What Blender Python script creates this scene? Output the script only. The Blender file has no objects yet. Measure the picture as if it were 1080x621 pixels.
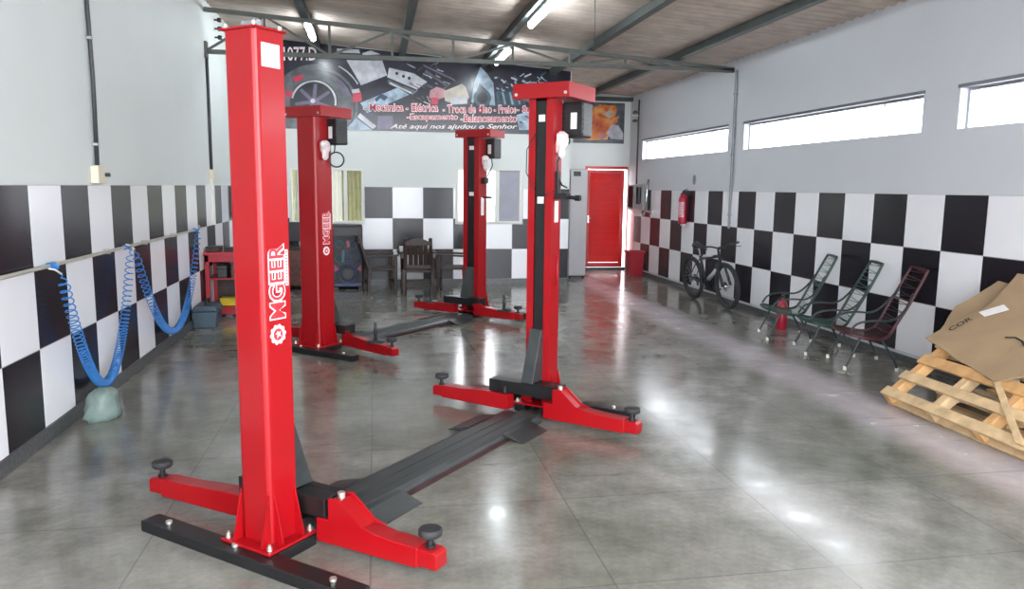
import bpy, bmesh, math, random
from mathutils import Vector, Matrix
random.seed(7)
PI = math.pi
sc = bpy.context.scene
COL = sc.collection

# ------------------------------------------------------------------ materials
MATS = {}
def mat(name, color, rough=.5, metal=0., var=.06, scale=6., coat=0., emit=None, estr=0., rvar=0., bump=0., spec=.5):
    if name in MATS: return MATS[name]
    m = bpy.data.materials.new(name); m.use_nodes = True
    nt = m.node_tree; b = nt.nodes['Principled BSDF']
    tc = nt.nodes.new('ShaderNodeTexCoord')
    nz = nt.nodes.new('ShaderNodeTexNoise'); nz.inputs['Scale'].default_value = scale; nz.inputs['Detail'].default_value = 4
    nt.links.new(tc.outputs['Object'], nz.inputs['Vector'])
    rp = nt.nodes.new('ShaderNodeValToRGB')
    c = Vector(color)
    rp.color_ramp.elements[0].position = .3; rp.color_ramp.elements[1].position = .7
    rp.color_ramp.elements[0].color = (*(c * (1 - var)), 1)
    rp.color_ramp.elements[1].color = (*[min(1, x * (1 + var)) for x in c], 1)
    nt.links.new(nz.outputs['Fac'], rp.inputs['Fac'])
    nt.links.new(rp.outputs['Color'], b.inputs['Base Color'])
    b.inputs['Roughness'].default_value = rough
    b.inputs['Metallic'].default_value = metal
    b.inputs['Specular IOR Level'].default_value = spec
    b.inputs['Coat Weight'].default_value = coat
    b.inputs['Coat Roughness'].default_value = .12
    if rvar:
        mr = nt.nodes.new('ShaderNodeMapRange')
        mr.inputs['To Min'].default_value = max(0, rough - rvar); mr.inputs['To Max'].default_value = rough + rvar
        nt.links.new(nz.outputs['Fac'], mr.inputs['Value']); nt.links.new(mr.outputs['Result'], b.inputs['Roughness'])
    if bump:
        bp = nt.nodes.new('ShaderNodeBump'); bp.inputs['Strength'].default_value = bump; bp.inputs['Distance'].default_value = .01
        nt.links.new(nz.outputs['Fac'], bp.inputs['Height']); nt.links.new(bp.outputs['Normal'], b.inputs['Normal'])
    if emit:
        b.inputs['Emission Color'].default_value = (*emit, 1); b.inputs['Emission Strength'].default_value = estr
    MATS[name] = m
    return m

RED = mat('red_enamel', (.31, .0025, .006), .34, 0, .05, 3, coat=.1, spec=.4)
BLACK = mat('black_enamel', (.008, .008, .009), .42, 0, .3, 12)
RUBBER = mat('black_rubber', (.02, .02, .022), .7, 0, .3, 20, bump=.2)
SHEET = mat('dark_dusty_sheet_metal', (.042, .047, .048), .42, .2, .35, 7, rvar=.12)
SHEETSIDE = mat('dark_maroon_sheet_edge', (.05, .02, .022), .5, .2, .3, 9)
BOLT = mat('zinc_bolt', (.7, .68, .62), .35, .8, .1, 30)
STICK = mat('white_sticker', (.8, .76, .76), .4, 0, .03, 20)
STICKRED = mat('red_print', (.62, .03, .04), .4, 0, .05, 20)
WHITEP = mat('white_outline_print', (.82, .72, .72), .4, 0, .04, 20)
WALLL = mat('cool_white_wall_paint', (.70, .735, .72), .55, 0, .02, 1.2)
WALLR = mat('bluish_white_wall_paint', (.60, .615, .65), .6, 0, .025, 1.0)
WALLB = mat('white_back_wall_paint', (.66, .69, .67), .5, 0, .02, 1.2)
TILEW = mat('white_glazed_panel', (.84, .84, .87), .2, 0, .015, 3, bump=.02)
TILEB = mat('black_glazed_panel', (.012, .0105, .016), .26, 0, .25, 2, spec=.35)
GROUT = mat('grey_grout', (.38, .37, .38), .8, 0, .05, 30)
PLINTH = mat('dark_granite_skirting', (.075, .078, .082), .35, 0, .4, 40)
STEEL = mat('grey_green_painted_steel', (.085, .092, .082), .5, .2, .15, 5)
PURL = mat('dark_painted_purlin', (.05, .06, .057), .55, .2, .2, 5)
FCEM = mat('brown_grey_fibre_cement', (.44, .365, .315), .85, 0, .18, 3.5, bump=.2)
ALU = mat('brushed_aluminium', (.42, .43, .47), .4, .7, .08, 10)
DALU = mat('dark_window_head', (.16, .16, .18), .45, .5, .1, 10)
WFRAME = mat('white_window_frame', (.75, .74, .70), .45, 0, .03, 8)
CURT = mat('yellow_green_curtain', (.50, .49, .27), .8, 0, .12, 9)
GREYSH = mat('grey_blue_blind', (.36, .36, .42), .55, 0, .05, 6)
CABGREY = mat('light_grey_cabinet_enamel', (.46, .45, .46), .45, 0, .03, 4)
DOORRED = mat('red_louvre_door', (.60, .02, .02), .32, 0, .06, 4, coat=.3)
LAMPW = mat('lamp_tube_glow', (.9, .95, 1), .3, 0, .01, 3, emit=(.86, .95, 1), estr=30)
LAMPH = mat('lamp_housing', (.6, .62, .62), .4, .2, .04, 8)
BLUE = mat('blue_coiled_hose', (.015, .17, .50), .3, 0, .15, 10, coat=.3)
PIPEW = mat('cream_air_pipe', (.42, .40, .34), .45, 0, .08, 12)
PVCG = mat('dark_grey_conduit', (.045, .05, .052), .5, 0, .15, 12)
PVCW = mat('cream_plastic_box', (.72, .67, .52), .45, 0, .05, 20)
WOODD = mat('dark_brown_rustic_wood', (.034, .018, .013), .5, 0, .35, 16, bump=.3)
WOODR = mat('reddish_brown_wood', (.12, .045, .035), .5, 0, .3, 16)
PINE = mat('pale_pine_board', (.60, .43, .24), .65, 0, .22, 9, bump=.15)
PINE2 = mat('golden_pine_board', (.62, .36, .15), .65, 0, .22, 9, bump=.15)
CARD = mat('brown_cardboard', (.36, .25, .145), .8, 0, .12, 3, bump=.1)
INK = mat('black_ink', (.03, .025, .02), .7, 0, .2, 30)
PAPER = mat('white_paper_label', (.8, .78, .76), .5, 0, .03, 15)
DKG = mat('blackish_green_tube', (.006, .016, .016), .4, 0, .2, 12)
GREEN = mat('green_string_and_frame', (.005, .032, .022), .4, 0, .2, 12)
GREENL = mat('pale_green_string', (.035, .14, .10), .35, 0, .15, 12)
MAROON = mat('maroon_string', (.06, .003, .008), .4, 0, .2, 12)
CAPW = mat('white_foot_cap', (.75, .72, .6), .5, 0, .05, 12)
CHROME = mat('chrome', (.6, .6, .62), .2, 1, .05, 10)
BAG = mat('pale_green_grey_plastic_sack', (.20, .27, .245), .45, 0, .12, 14, bump=.5)
TBOX = mat('blue_grey_tool_box', (.04, .07, .10), .45, 0, .15, 10)
YELLOW = mat('yellow_plastic', (.65, .5, .03), .4, 0, .08, 10)
BIN = mat('dark_red_bin', (.38, .012, .025), .4, 0, .06, 8)
EXT = mat('red_extinguisher', (.40, .012, .035), .3, 0, .06, 10, coat=.3)
PINKW = mat('whitish_plastic_wrap', (.70, .60, .60), .35, 0, .15, 25, bump=.5)
NEONB = mat('blue_plastic_ring', (.012, .04, .16), .3, 0, .1, 10)
NEONT = mat('teal_plastic_ring', (.01, .10, .12), .3, 0, .1, 10)
NEONP = mat('pink_plastic_shape', (.30, .03, .09), .35, 0, .1, 10)
SPK = mat('black_speaker_cone', (.015, .014, .018), .5, 0, .3, 20)

# floor: polished concrete with saw joints, stains and a paler lengthwise band
def floor_mat():
    m = bpy.data.materials.new('polished_concrete'); m.use_nodes = True
    nt = m.node_tree; N = nt.nodes; Lk = nt.links; b = N['Principled BSDF']
    tc = N.new('ShaderNodeTexCoord'); sp = N.new('ShaderNodeSeparateXYZ'); Lk.new(tc.outputs['Object'], sp.inputs[0])
    def math_(op, a, b_=None, c=None):
        n = N.new('ShaderNodeMath'); n.operation = op
        for i, v in enumerate((a, b_, c)):
            if v is None: continue
            if isinstance(v, (int, float)): n.inputs[i].default_value = v
            else: Lk.new(v, n.inputs[i])
        return n.outputs[0]
    def noise(scale, det=5, rough=.6, stretch=None, dist=0):
        n = N.new('ShaderNodeTexNoise'); n.inputs['Scale'].default_value = scale
        n.inputs['Detail'].default_value = det; n.inputs['Roughness'].default_value = rough; n.inputs['Distortion'].default_value = dist
        if stretch:
            mp = N.new('ShaderNodeMapping'); mp.inputs['Scale'].default_value = stretch
            Lk.new(tc.outputs['Object'], mp.inputs[0]); Lk.new(mp.outputs[0], n.inputs['Vector'])
        else: Lk.new(tc.outputs['Object'], n.inputs['Vector'])
        return n.outputs['Fac']
    def ramp(f, p0, c0, p1, c1):
        r = N.new('ShaderNodeValToRGB'); r.color_ramp.elements[0].position = p0; r.color_ramp.elements[1].position = p1
        r.color_ramp.elements[0].color = (*c0, 1); r.color_ramp.elements[1].color = (*c1, 1); Lk.new(f, r.inputs[0]); return r.outputs[0]
    def mix(f, a, b_, mode='MIX'):
        n = N.new('ShaderNodeMix'); n.data_type = 'RGBA'; n.blend_type = mode
        if isinstance(f, float): n.inputs[0].default_value = f
        else: Lk.new(f, n.inputs[0])
        for k, v in ((6, a), (7, b_)):
            if isinstance(v, tuple): n.inputs[k].default_value = (*v, 1)
            else: Lk.new(v, n.inputs[k])
        return n.outputs[2]
    big = noise(.8, 6, .62, None, .4); mid = noise(3.3, 6, .7); fine = noise(26, 3, .7)
    base = ramp(big, .33, (.150, .154, .124), .68, (.305, .292, .270))
    midc = ramp(mid, .35, (.55, .55, .52), .7, (1.25, 1.25, 1.25))
    col = mix(.6, base, midc, 'MULTIPLY')
    col = mix(.22, col, ramp(fine, .3, (.5, .5, .5), .7, (1.4, 1.4, 1.4)), 'MULTIPLY')
    # each poured bay has its own tint
    ix = math_('FLOOR', math_('DIVIDE', math_('SUBTRACT', sp.outputs[0], -.04), 1.07))
    iy = math_('FLOOR', math_('DIVIDE', math_('SUBTRACT', sp.outputs[1], .185), .955))
    cb = N.new('ShaderNodeCombineXYZ'); Lk.new(ix, cb.inputs[0]); Lk.new(iy, cb.inputs[1])
    wn = N.new('ShaderNodeTexWhiteNoise'); wn.noise_dimensions = '2D'; Lk.new(cb.outputs[0], wn.inputs['Vector'])
    col = mix(.35, col, ramp(wn.outputs['Value'], 0, (.75, .77, .74), 1, (1.2, 1.18, 1.18)), 'MULTIPLY')
    # joints
    def joint(c, off, per, w):
        f = math_('FRACT', math_('DIVIDE', math_('SUBTRACT', c, off), per))
        d = math_('MULTIPLY', math_('MINIMUM', f, math_('SUBTRACT', 1, f)), per)
        return math_('LESS_THAN', d, w)
    j = math_('MAXIMUM', joint(sp.outputs[0], -.04, 1.07, .0045), joint(sp.outputs[1], .185, .955, .0045))
    # soft-edged paler, slightly rougher band running lengthwise towards the back door
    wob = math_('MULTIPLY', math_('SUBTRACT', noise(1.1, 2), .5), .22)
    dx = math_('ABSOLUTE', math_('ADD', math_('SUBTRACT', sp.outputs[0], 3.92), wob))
    pale_band = N.new('ShaderNodeMapRange'); pale_band.interpolation_type = 'SMOOTHSTEP'
    pale_band.inputs['From Min'].default_value = .46; pale_band.inputs['From Max'].default_value = .08
    Lk.new(dx, pale_band.inputs['Value'])
    lf = math_('MULTIPLY', pale_band.outputs[0], math_('ADD', .45, math_('MULTIPLY', mid, .55)))
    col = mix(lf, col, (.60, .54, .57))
    # scuffs
    sc1 = noise(1.9, 3, .5, (1, 3.2, 1), .8)
    scf = N.new('ShaderNodeMapRange'); scf.inputs['From Min'].default_value = .70; scf.inputs['From Max'].default_value = .76; Lk.new(sc1, scf.inputs['Value'])
    col = mix(math_('MULTIPLY', scf.outputs[0], .55), col, (.06, .06, .058))
    col = mix(math_('MULTIPLY', j, .42), col, (.07, .07, .068))
    Lk.new(col, b.inputs['Base Color'])
    rr = N.new('ShaderNodeMapRange'); rr.inputs['From Min'].default_value = .3; rr.inputs['From Max'].default_value = .7
    rr.inputs['To Min'].default_value = .09; rr.inputs['To Max'].default_value = .25; Lk.new(mid, rr.inputs['Value'])
    Lk.new(math_('ADD', rr.outputs[0], math_('MULTIPLY', lf, .06)), b.inputs['Roughness'])
    bp = N.new('ShaderNodeBump'); bp.inputs['Strength'].default_value = .08; bp.inputs['Distance'].default_value = .01
    Lk.new(mid, bp.inputs['Height']); Lk.new(bp.outputs[0], b.inputs['Normal'])
    return m
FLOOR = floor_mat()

def glass_mat():
    m = bpy.data.materials.new('clear_window_glass'); m.use_nodes = True
    nt = m.node_tree; nt.nodes.remove(nt.nodes['Principled BSDF']); out = nt.nodes['Material Output']
    t = nt.nodes.new('ShaderNodeBsdfTransparent'); g = nt.nodes.new('ShaderNodeBsdfGlossy'); g.inputs['Roughness'].default_value = .02
    mx = nt.nodes.new('ShaderNodeMixShader')
    mx.inputs[0].default_value = .025; nt.links.new(t.outputs[0], mx.inputs[1]); nt.links.new(g.outputs[0], mx.inputs[2])
    nt.links.new(mx.outputs[0], out.inputs[0]); return m
GLASS = glass_mat()

# ------------------------------------------------------------------ mesh helpers
class MB:
    def __init__(s): s.v = []; s.f = []; s.m = []; s.sm = []
    def add(s, vs, fs, mi=0, smooth=False):
        o = len(s.v); s.v += [tuple(v) for v in vs]
        for f in fs: s.f.append([o + i for i in f]); s.m.append(mi); s.sm.append(smooth)
        return s
    def box(s, a, b, mi=0, M=None):
        x0, y0, z0 = a; x1, y1, z1 = b
        vs = [Vector(p) for p in ((x0,y0,z0),(x1,y0,z0),(x1,y1,z0),(x0,y1,z0),(x0,y0,z1),(x1,y0,z1),(x1,y1,z1),(x0,y1,z1))]
        if M: vs = [M @ v for v in vs]
        return s.add(vs, [(0,3,2,1),(4,5,6,7),(0,1,5,4),(1,2,6,5),(2,3,7,6),(3,0,4,7)], mi)
    def cbox(s, c, d, mi=0, M=None):
        return s.box([c[i]-d[i]/2 for i in range(3)], [c[i]+d[i]/2 for i in range(3)], mi, M)
    def bar(s, p, q, w, h, mi=0, up=(0,0,1)):
        p, q = Vector(p), Vector(q); d = q - p; L = d.length; d.normalize(); u = Vector(up)
        if abs(d.dot(u)) > .98: u = Vector((0, 1, 0))
        r = d.cross(u).normalized(); u = r.cross(d).normalized()
        M = Matrix((( r.x, d.x, u.x, p.x), (r.y, d.y, u.y, p.y), (r.z, d.z, u.z, p.z), (0,0,0,1)))
        return s.box((-w/2, 0, -h/2), (w/2, L, h/2), mi, M)
    def prism(s, poly, vec, mi=0):
        n = len(poly); vec = Vector(vec); P = [Vector(p) for p in poly]
        vs = P + [p + vec for p in P]
        nrm = Vector((0,0,0))
        for i in range(n): nrm += P[i].cross(P[(i+1) % n])
        fl = nrm.dot(vec) > 0
        fs = [list(range(n))[::-1] if fl else list(range(n)), [n+i for i in range(n)] if fl else [n+i for i in range(n)][::-1]]
        for i in range(n):
            j = (i+1) % n
            fs.append([i, j, n+j, n+i] if fl else [j, i, n+i, n+j])
        return s.add(vs, fs, mi)
    def tube(s, pts, r, n=8, mi=0, closed=False, caps=True):
        P = [Vector(p) for p in pts]; N = len(P)
        R = r if isinstance(r, (list, tuple)) else [r] * N
        T = []
        for i in range(N):
            if closed: t = P[(i+1) % N] - P[i-1]
            else: t = P[min(i+1, N-1)] - P[max(i-1, 0)]
            T.append(t.normalized() if t.length > 1e-9 else Vector((0,0,1)))
        a = Vector((0,0,1)) if abs(T[0].z) < .9 else Vector((1,0,0))
        nv = T[0].cross(a).normalized(); vs = []
        for i in range(N):
            nv = (nv - T[i] * nv.dot(T[i]))
            nv = nv.normalized() if nv.length > 1e-6 else T[i].orthogonal().normalized()
            bv = T[i].cross(nv)
            for k in range(n):
                an = 2*PI*k/n; vs.append(P[i] + (nv*math.cos(an) + bv*math.sin(an)) * R[i])
        fs = []
        for i in range(N if closed else N-1):
            j = (i+1) % N
            for k in range(n):
                l = (k+1) % n; fs.append((i*n+k, i*n+l, j*n+l, j*n+k))
        if caps and not closed: fs.append(list(range(n))[::-1]); fs.append([(N-1)*n+k for k in range(n)])
        return s.add(vs, fs, mi, True)
    def cyl(s, p, q, r, n=16, mi=0, r2=None):
        p, q = Vector(p), Vector(q); d = (q-p).normalized(); a = d.orthogonal().normalized(); b = d.cross(a)
        r2 = r if r2 is None else r2
        c0 = [p + (a*math.cos(2*PI*k/n) + b*math.sin(2*PI*k/n))*r for k in range(n)]
        c1 = [q + (a*math.cos(2*PI*k/n) + b*math.sin(2*PI*k/n))*r2 for k in range(n)]
        s.add(c0+c1, [(k, (k+1) % n, n+(k+1) % n, n+k) for k in range(n)], mi, True)
        return s.add(c0+c1, [list(range(n))[::-1], [n+k for k in range(n)]], mi)
    def ring(s, c, axis, R, r, n=28, m=8, mi=0):
        ax = Vector(axis).normalized(); a = ax.orthogonal().normalized(); b = ax.cross(a); c = Vector(c)
        return s.tube([c + (a*math.cos(2*PI*k/n) + b*math.sin(2*PI*k/n))*R for k in range(n)], r, m, mi, True)
    def lathe(s, c, prof, n=20, mi=0):
        vs = []; N = len(prof)
        for r, z in prof:
            for k in range(n): vs.append((c[0]+r*math.cos(2*PI*k/n), c[1]+r*math.sin(2*PI*k/n), c[2]+z))
        fs = [(i*n+k, i*n+(k+1) % n, (i+1)*n+(k+1) % n, (i+1)*n+k) for i in range(N-1) for k in range(n)]
        s.add(vs, fs, mi, True)
        return s.add(vs, [list(range(n))[::-1], [(N-1)*n+k for k in range(n)]], mi)
    def build(s, name, mats, parent=None, loc=None, bevel=0, sub=0):
        me = bpy.data.meshes.new(name); me.from_pydata(s.v, [], s.f)
        if not isinstance(mats, (list, tuple)): mats = [mats]
        for m in mats: me.materials.append(m)
        me.polygons.foreach_set('material_index', s.m); me.polygons.foreach_set('use_smooth', s.sm)
        me.update()
        o = bpy.data.objects.new(name, me); COL.objects.link(o)
        if parent: o.parent = parent
        if loc: o.location = loc
        if bevel:
            b = o.modifiers.new('bevel', 'BEVEL'); b.width = bevel; b.segments = 2; b.limit_method = 'ANGLE'; b.angle_limit = math.radians(40)
        if sub:
            b = o.modifiers.new('smooth', 'SUBSURF'); b.levels = sub; b.render_levels = sub
        return o

def tag(o, label, cat, group=None):
    o['label'] = label; o['category'] = cat
    if group: o['group'] = group
    return o
def thing(name, label, cat, loc=(0,0,0), rz=0, group=None):
    o = bpy.data.objects.new(name, None); COL.objects.link(o); o.empty_display_size = .1
    o.location = loc; o.rotation_euler = (0, 0, rz); return tag(o, label, cat, group)
def struct(o): o['kind'] = 'structure'; return o
def kids(o): return [c for c in bpy.data.objects if c.parent == o]
def dup(o, parent=None):
    c = o.copy(); COL.objects.link(c); c.parent = parent
    for k in kids(o): dup(k, c)
    return c

def text_mesh(s, width, height, offset=0., extrude=.0008, shear=0):
    """letters as a mesh in the XY plane starting at the origin, scaled to width x height; returns verts, faces"""
    cu = bpy.data.curves.new('t', 'FONT'); cu.body = s; cu.size = 1; cu.extrude = 0.; cu.offset = offset; cu.shear = shear; cu.resolution_u = 3
    ob = bpy.data.objects.new('t', cu); COL.objects.link(ob)
    dg = bpy.context.evaluated_depsgraph_get(); me = bpy.data.meshes.new_from_object(ob.evaluated_get(dg))
    vs = [v.co.copy() for v in me.vertices]; fs = [list(p.vertices) for p in me.polygons]
    bpy.data.objects.remove(ob); bpy.data.meshes.remove(me); bpy.data.curves.remove(cu)
    x0 = min(v.x for v in vs); x1 = max(v.x for v in vs); y0 = min(v.y for v in vs); y1 = max(v.y for v in vs)
    return [((v.x-x0)/(x1-x0)*width, (v.y-y0)/(y1-y0)*height, 0) for v in vs], fs
def add_text(mb, s, org, ex, ey, width, height, mi=0, offset=0., shear=0, lift=0., grow=0.):
    """writes s from org along ex with letter tops along ey"""
    ex = Vector(ex).normalized(); ey = Vector(ey).normalized(); ez = ex.cross(ey); org = Vector(org)
    vs, fs = text_mesh(s, width+2*grow, height+2*grow, offset, shear=shear)
    mb.add([org + ex*(v[0]-grow) + ey*(v[1]-grow) + ez*lift for v in vs], fs, mi)

# ------------------------------------------------------------------ room dimensions (metres)
XL, XR = -2.2075, 5.3708          # side walls
YF, YB, YR = -1.2, 13.583, 15.9   # open front, back wall, back of the recess
XC = 3.47                         # end of the main back wall
T = .5375; SK = .10
ZR1 = SK + T; ZR2 = ZR1 + .54; ZTOP = ZR2 + .54
W = .53
def roofz(x): return 3.66 + .0665*(XR - x)

# floor
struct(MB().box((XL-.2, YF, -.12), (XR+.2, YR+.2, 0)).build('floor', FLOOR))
# outside yard beyond doors and windows
YARD = mat('pale_yard_concrete', (.5, .49, .46), .8, 0, .1, 2)
struct(MB().box((-14, -14, -.2), (20, 34, -.13)).build('ground_outside', YARD))

# walls -------------------------------------------------------------
ZW = 4.35
def wall_slab(axis, pos0, pos1, a0, a1, ztop, holes):
    """boxes filling a wall slab between pos0..pos1 (thickness) and a0..a1, leaving rectangular holes (a, b, z0, z1)"""
    mb = MB(); holes = sorted(holes); cur = a0
    def bx(s0, s1, z0, z1):
        if s1-s0 < 1e-4 or z1-z0 < 1e-4: return
        if axis == 'x': mb.box((pos0, s0, z0), (pos1, s1, z1))
        else: mb.box((s0, pos0, z0), (s1, pos1, z1))
    for (h0, h1, z0, z1) in holes:
        bx(cur, h0, 0, ztop); bx(h0, h1, 0, z0); bx(h0, h1, z1, ztop); cur = h1
    bx(cur, a1, 0, ztop)
    return mb
WZ0, WZ1 = 2.325, 2.705
WINS = [(11.25, 15.09), (6.95, 10.72), (2.65, 6.46)]
struct(wall_slab('x', XL-.15, XL, YF, YB, ZW, []).build('wall_left', WALLL))
struct(wall_slab('x', XR, XR+.2, YF, YR, 3.95, [(a, b, WZ0, WZ1) for a, b in WINS]).build('wall_right', WALLR))
BWIN = [(-1.415, -.186, 1.092, 2.02), (1.42, 2.6, 1.10, 2.06)]
wb = wall_slab('y', YB, YB+.15, XL-.15, XC, ZW, BWIN)
struct(wb.build('wall_back', WALLB))
DX0, DX1, DZ = 4.44, 5.34, 2.17
struct(MB().box((XC-.15, YB+.15, 0), (XC, YR, ZW)).build('wall_return', WALLB))
wr = wall_slab('y', YR, YR+.15, XC-.15, XR+.2, ZW, [(DX0, DX1, 0, DZ)])
struct(wr.build('wall_recess', WALLB))

def tiles(name, axis, pos, out, a0, w, i0, i1, par, parent, clip=[], lo=None, hi=None):
    """wainscot of alternating panels on a wall: 'out' is the sign of the room side"""
    mb = MB(); g = .0035; th = .012
    rows = [(ZR2, ZTOP), (ZR1, ZR2), (SK, ZR1)]
    def put(a, b, z0, z1, m, t):
        if b-a < .01 or z1-z0 < .01: return
        p0, p1 = (pos, pos+out*t) if out > 0 else (pos+out*t, pos)
        if axis == 'x': mb.box((p0, a, z0), (p1, b, z1), m)
        else: mb.box((a, p0, z0), (b, p1, z1), m)
    def cut(a, b, z0, z1, m, t):
        for (c0, c1, d0, d1) in clip:
            if a < c1 and b > c0 and z0 < d1 and z1 > d0:
                cut(a, min(b, c0), z0, z1, m, t) if a < c0 else None
                cut(max(a, c1), b, z0, z1, m, t) if b > c1 else None
                a2, b2 = max(a, c0), min(b, c1)
                if z0 < d0: put(a2, b2, z0, d0, m, t)
                if z1 > d1: put(a2, b2, d1, z1, m, t)
                return
        put(a, b, z0, z1, m, t)
    for i in range(i0, i1):
        for r, (z0, z1) in enumerate(rows):
            a, b = a0+i*w, a0+(i+1)*w
            if lo is not None: a, b = max(a, lo), min(b, hi)
            if b-a < .01: continue
            black = (i+r) % 2 == par
            cut(a, b, z0, z1, 2, th-.004)
            cut(a+g, b-g, z0+g, z1-g, 1 if black else 0, th)
    return struct(mb.build(name, [TILEW, TILEB, GROUT], parent))
tiles('trim_1', 'x', XL, 1, 5.4435, W, -13, 16, 1, None, [], YF, YB)
tiles('trim_2', 'x', XR, -1, 5.9925, W, -14, 19, 0, None, [], YF, 15.42)
tiles('trim_3', 'y', YB, -1, -.2236, W, -4, 8, 0, None, [(a-.02, b+.02, c-.02, d+.02) for a, b, c, d in BWIN], XL, XC)
struct(MB().box((XR-.014, 15.42, 0), (XR, YR, 1.28)).build('trim_4', DOORRED))
struct(MB().box((XL, YF, 0), (XL+.022, YB, SK)).build('baseboard_left', PLINTH))
struct(MB().box((XR-.02, YF, 0), (XR, YR, SK-.03)).build('baseboard_right', PLINTH))
struct(MB().box((XL+.022, YB-.02, 0), (XC, YB, SK)).build('baseboard_back', PLINTH))

# side windows --------------------------------------------------------
for n, (a, b) in enumerate(WINS):
    f = MB(); x0, x1 = XR+.085, XR+.125
    f.box((x0, a, WZ1-.03), (x1, b, WZ1)).box((x0, a, WZ0), (x1, b, WZ0+.015)).box((x0, a, WZ0+.015), (x1, a+.03, WZ1-.03)).box((x0, b-.03, WZ0+.015), (x1, b, WZ1-.03))
    o = struct(f.build('window_%d' % (n+1), ALU))
    h = MB().box((XR-.012, a-.02, WZ1-.004), (XR+.085, b+.02, WZ1+.028))
    h.build('window_head', DALU, o)
    g = MB().box((XR+.10, a+.03, WZ0+.015), (XR+.104, b-.03, WZ1-.03)); g.build('pane', GLASS, o)
    for k in (.18, .72):
        y = a+(b-a)*k
        MB().tube([(x0-.005, y-.12, WZ1-.05), (x0-.02, y, WZ1-.06), (x0-.012, y+.12, WZ1-.075)], .005, 6).cbox((x0-.01, y, WZ1-.05), (.02, .03, .03)).build('latch', ALU, o)

# back windows ------------------------------------------------------
def back_window(n, x0, x1, z0, z1, mull):
    f = MB(); y0, y1 = YB-.015, YB+.06; t = .035
    f.box((x0, y0, z0), (x1, y1, z0+t)).box((x0, y0, z1-t), (x1, y1, z1)).box((x0, y0, z0+t), (x0+t, y1, z1-t)).box((x1-t, y0, z0+t), (x1, y1, z1-t))
    for m, w in mull: f.box((m-w/2, y0, z0+t), (m+w/2, y1, z1-t))
    return struct(f.build('window_%d' % n, WFRAME, None, bevel=.003))
w4 = back_window(4, -1.415, -.186, 1.092, 2.02, [(-1.26, .05), (-.8, .04), (-.49, .06)])
cm = MB(); NX = 90
for i in range(NX):
    x = -1.38+1.16*i/NX; x2 = -1.38+1.16*(i+1)/NX
    ya, yb_ = YB+.085+.012*math.sin(i*1.1), YB+.085+.012*math.sin((i+1)*1.1)
    cm.add([(x, ya, 1.11), (x2, yb_, 1.11), (x2, yb_, 2.0), (x, ya, 2.0)], [(0,1,2,3)], 0, True)
cm.build('curtain', CURT, w4)
MB().box((-1.385, YB+.03, 1.12), (-.215, YB+.034, 1.99)).build('pane', GLASS, w4)
w5 = back_window(5, 1.42, 2.6, 1.10, 2.06, [(2.145, .07), (1.78, .03)])
MB().box((2.19, YB+.02, 1.135), (2.56, YB+.035, 2.025)).build('blind', GREYSH, w5)
MB().box((1.455, YB+.03, 1.135), (2.12, YB+.034, 2.025)).build('pane', GLASS, w5)
# neighbour wall seen through the bright pane
NBW = mat('neighbour_wall', (.40, .40, .33), .8, 0, .1, 1)
tag(MB().box((-2.6, 18.2, -.13), (3.25, 18.45, 2.3)).build('yard_wall', NBW), 'pale low wall outside in the yard, seen through the bright back window', 'wall')

# red louvred door ----------------------------------------------------
d = struct(bpy.data.objects.new('door_1', None)); COL.objects.link(d); d.location = (DX0+.03, YR+.02, 0); d.rotation_euler = (0, 0, math.radians(-3))
dw = .80
MB().box((0, 0, .05), (.055, .04, 2.13)).box((dw-.09, 0, .05), (dw, .04, 2.13)).box((.055, 0, 2.06), (dw-.09, .04, 2.13)).box((.055, 0, .05), (dw-.09, .04, .15)).build('door_frame', DOORRED, d, bevel=.003)
lv = MB(); nl = 31
for i in range(nl):
    z = .155+i*(1.905/nl)
    lv.prism([(.055, .000, z), (.055, .022, z+.074), (.055, .016, z+.076), (.055, -.006, z+.004)], (dw-.145, 0, 0))
lv.build('louvre', DOORRED, d)
MB().box((.01, -.012, 1.0), (.045, 0, 1.16)).cyl((.028, -.05, 1.1), (.028, -.012, 1.1), .011).tube([(.028, -.05, 1.1), (.11, -.05, 1.1)], .009).build('door_handle', CHROME, d)
fr = MB().box((DX0-.04, YR-.012, 0), (DX0+.02, YR+.13, DZ+.03)).box((DX0+.02, YR-.012, DZ-.03), (DX1, YR+.13, DZ+.03))
struct(fr.build('trim_5', DOORRED))
struct(MB().box((DX0, YR-.02, 0), (DX1, YR+.13, .045)).build('trim_6', PLINTH))

# ceiling of corrugated sheets -----------------------------------------
rm = MB(); per = .177; ny = int((YR+.4-YF)/per*6)
xs = [XL-.3, 0, 2.5, XR+.5]; vs = []
for i in range(ny+1):
    y = YF-.2+(YR+.6-YF)*i/ny
    dz = .014*math.cos(2*PI*y/per)+.014
    for x in xs: vs.append((x, y, roofz(x)+dz))
k = len(xs)
fs = [(i*k+j, (i+1)*k+j, (i+1)*k+j+1, i*k+j+1) for i in range(ny) for j in range(k-1)]
rm.add(vs, fs, 0, True); rm.add([(x, y, z+.02) for x, y, z in vs], [f[::-1] for f in fs], 0, True)
struct(rm.build('ceiling', FCEM))

# purlins
PL = [(-.9, 'leftmost roof purlin above the leftmost lamp tube'), (.485, 'second roof purlin from the left, above the foreground red post'),
      (1.87, 'roof purlin carrying the two right-hand lamp tubes'), (3.11, 'roof purlin second from the right wall'), (4.43, 'roof purlin nearest to the right wall')]
for x, l in PL:
    z = roofz(x); ye = YR if x > XC else YB-.02
    tag(MB().box((x-.05, YF, z-.10), (x+.05, ye, z-.094)).box((x-.05, YF, z-.094), (x-.044, ye, z-.004)).box((x+.044, YF, z-.094), (x+.05, ye, z-.004)).build('roof_purlin', PURL),
        'dark steel ' + l, 'roof beam', 'roof purlins')
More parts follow.
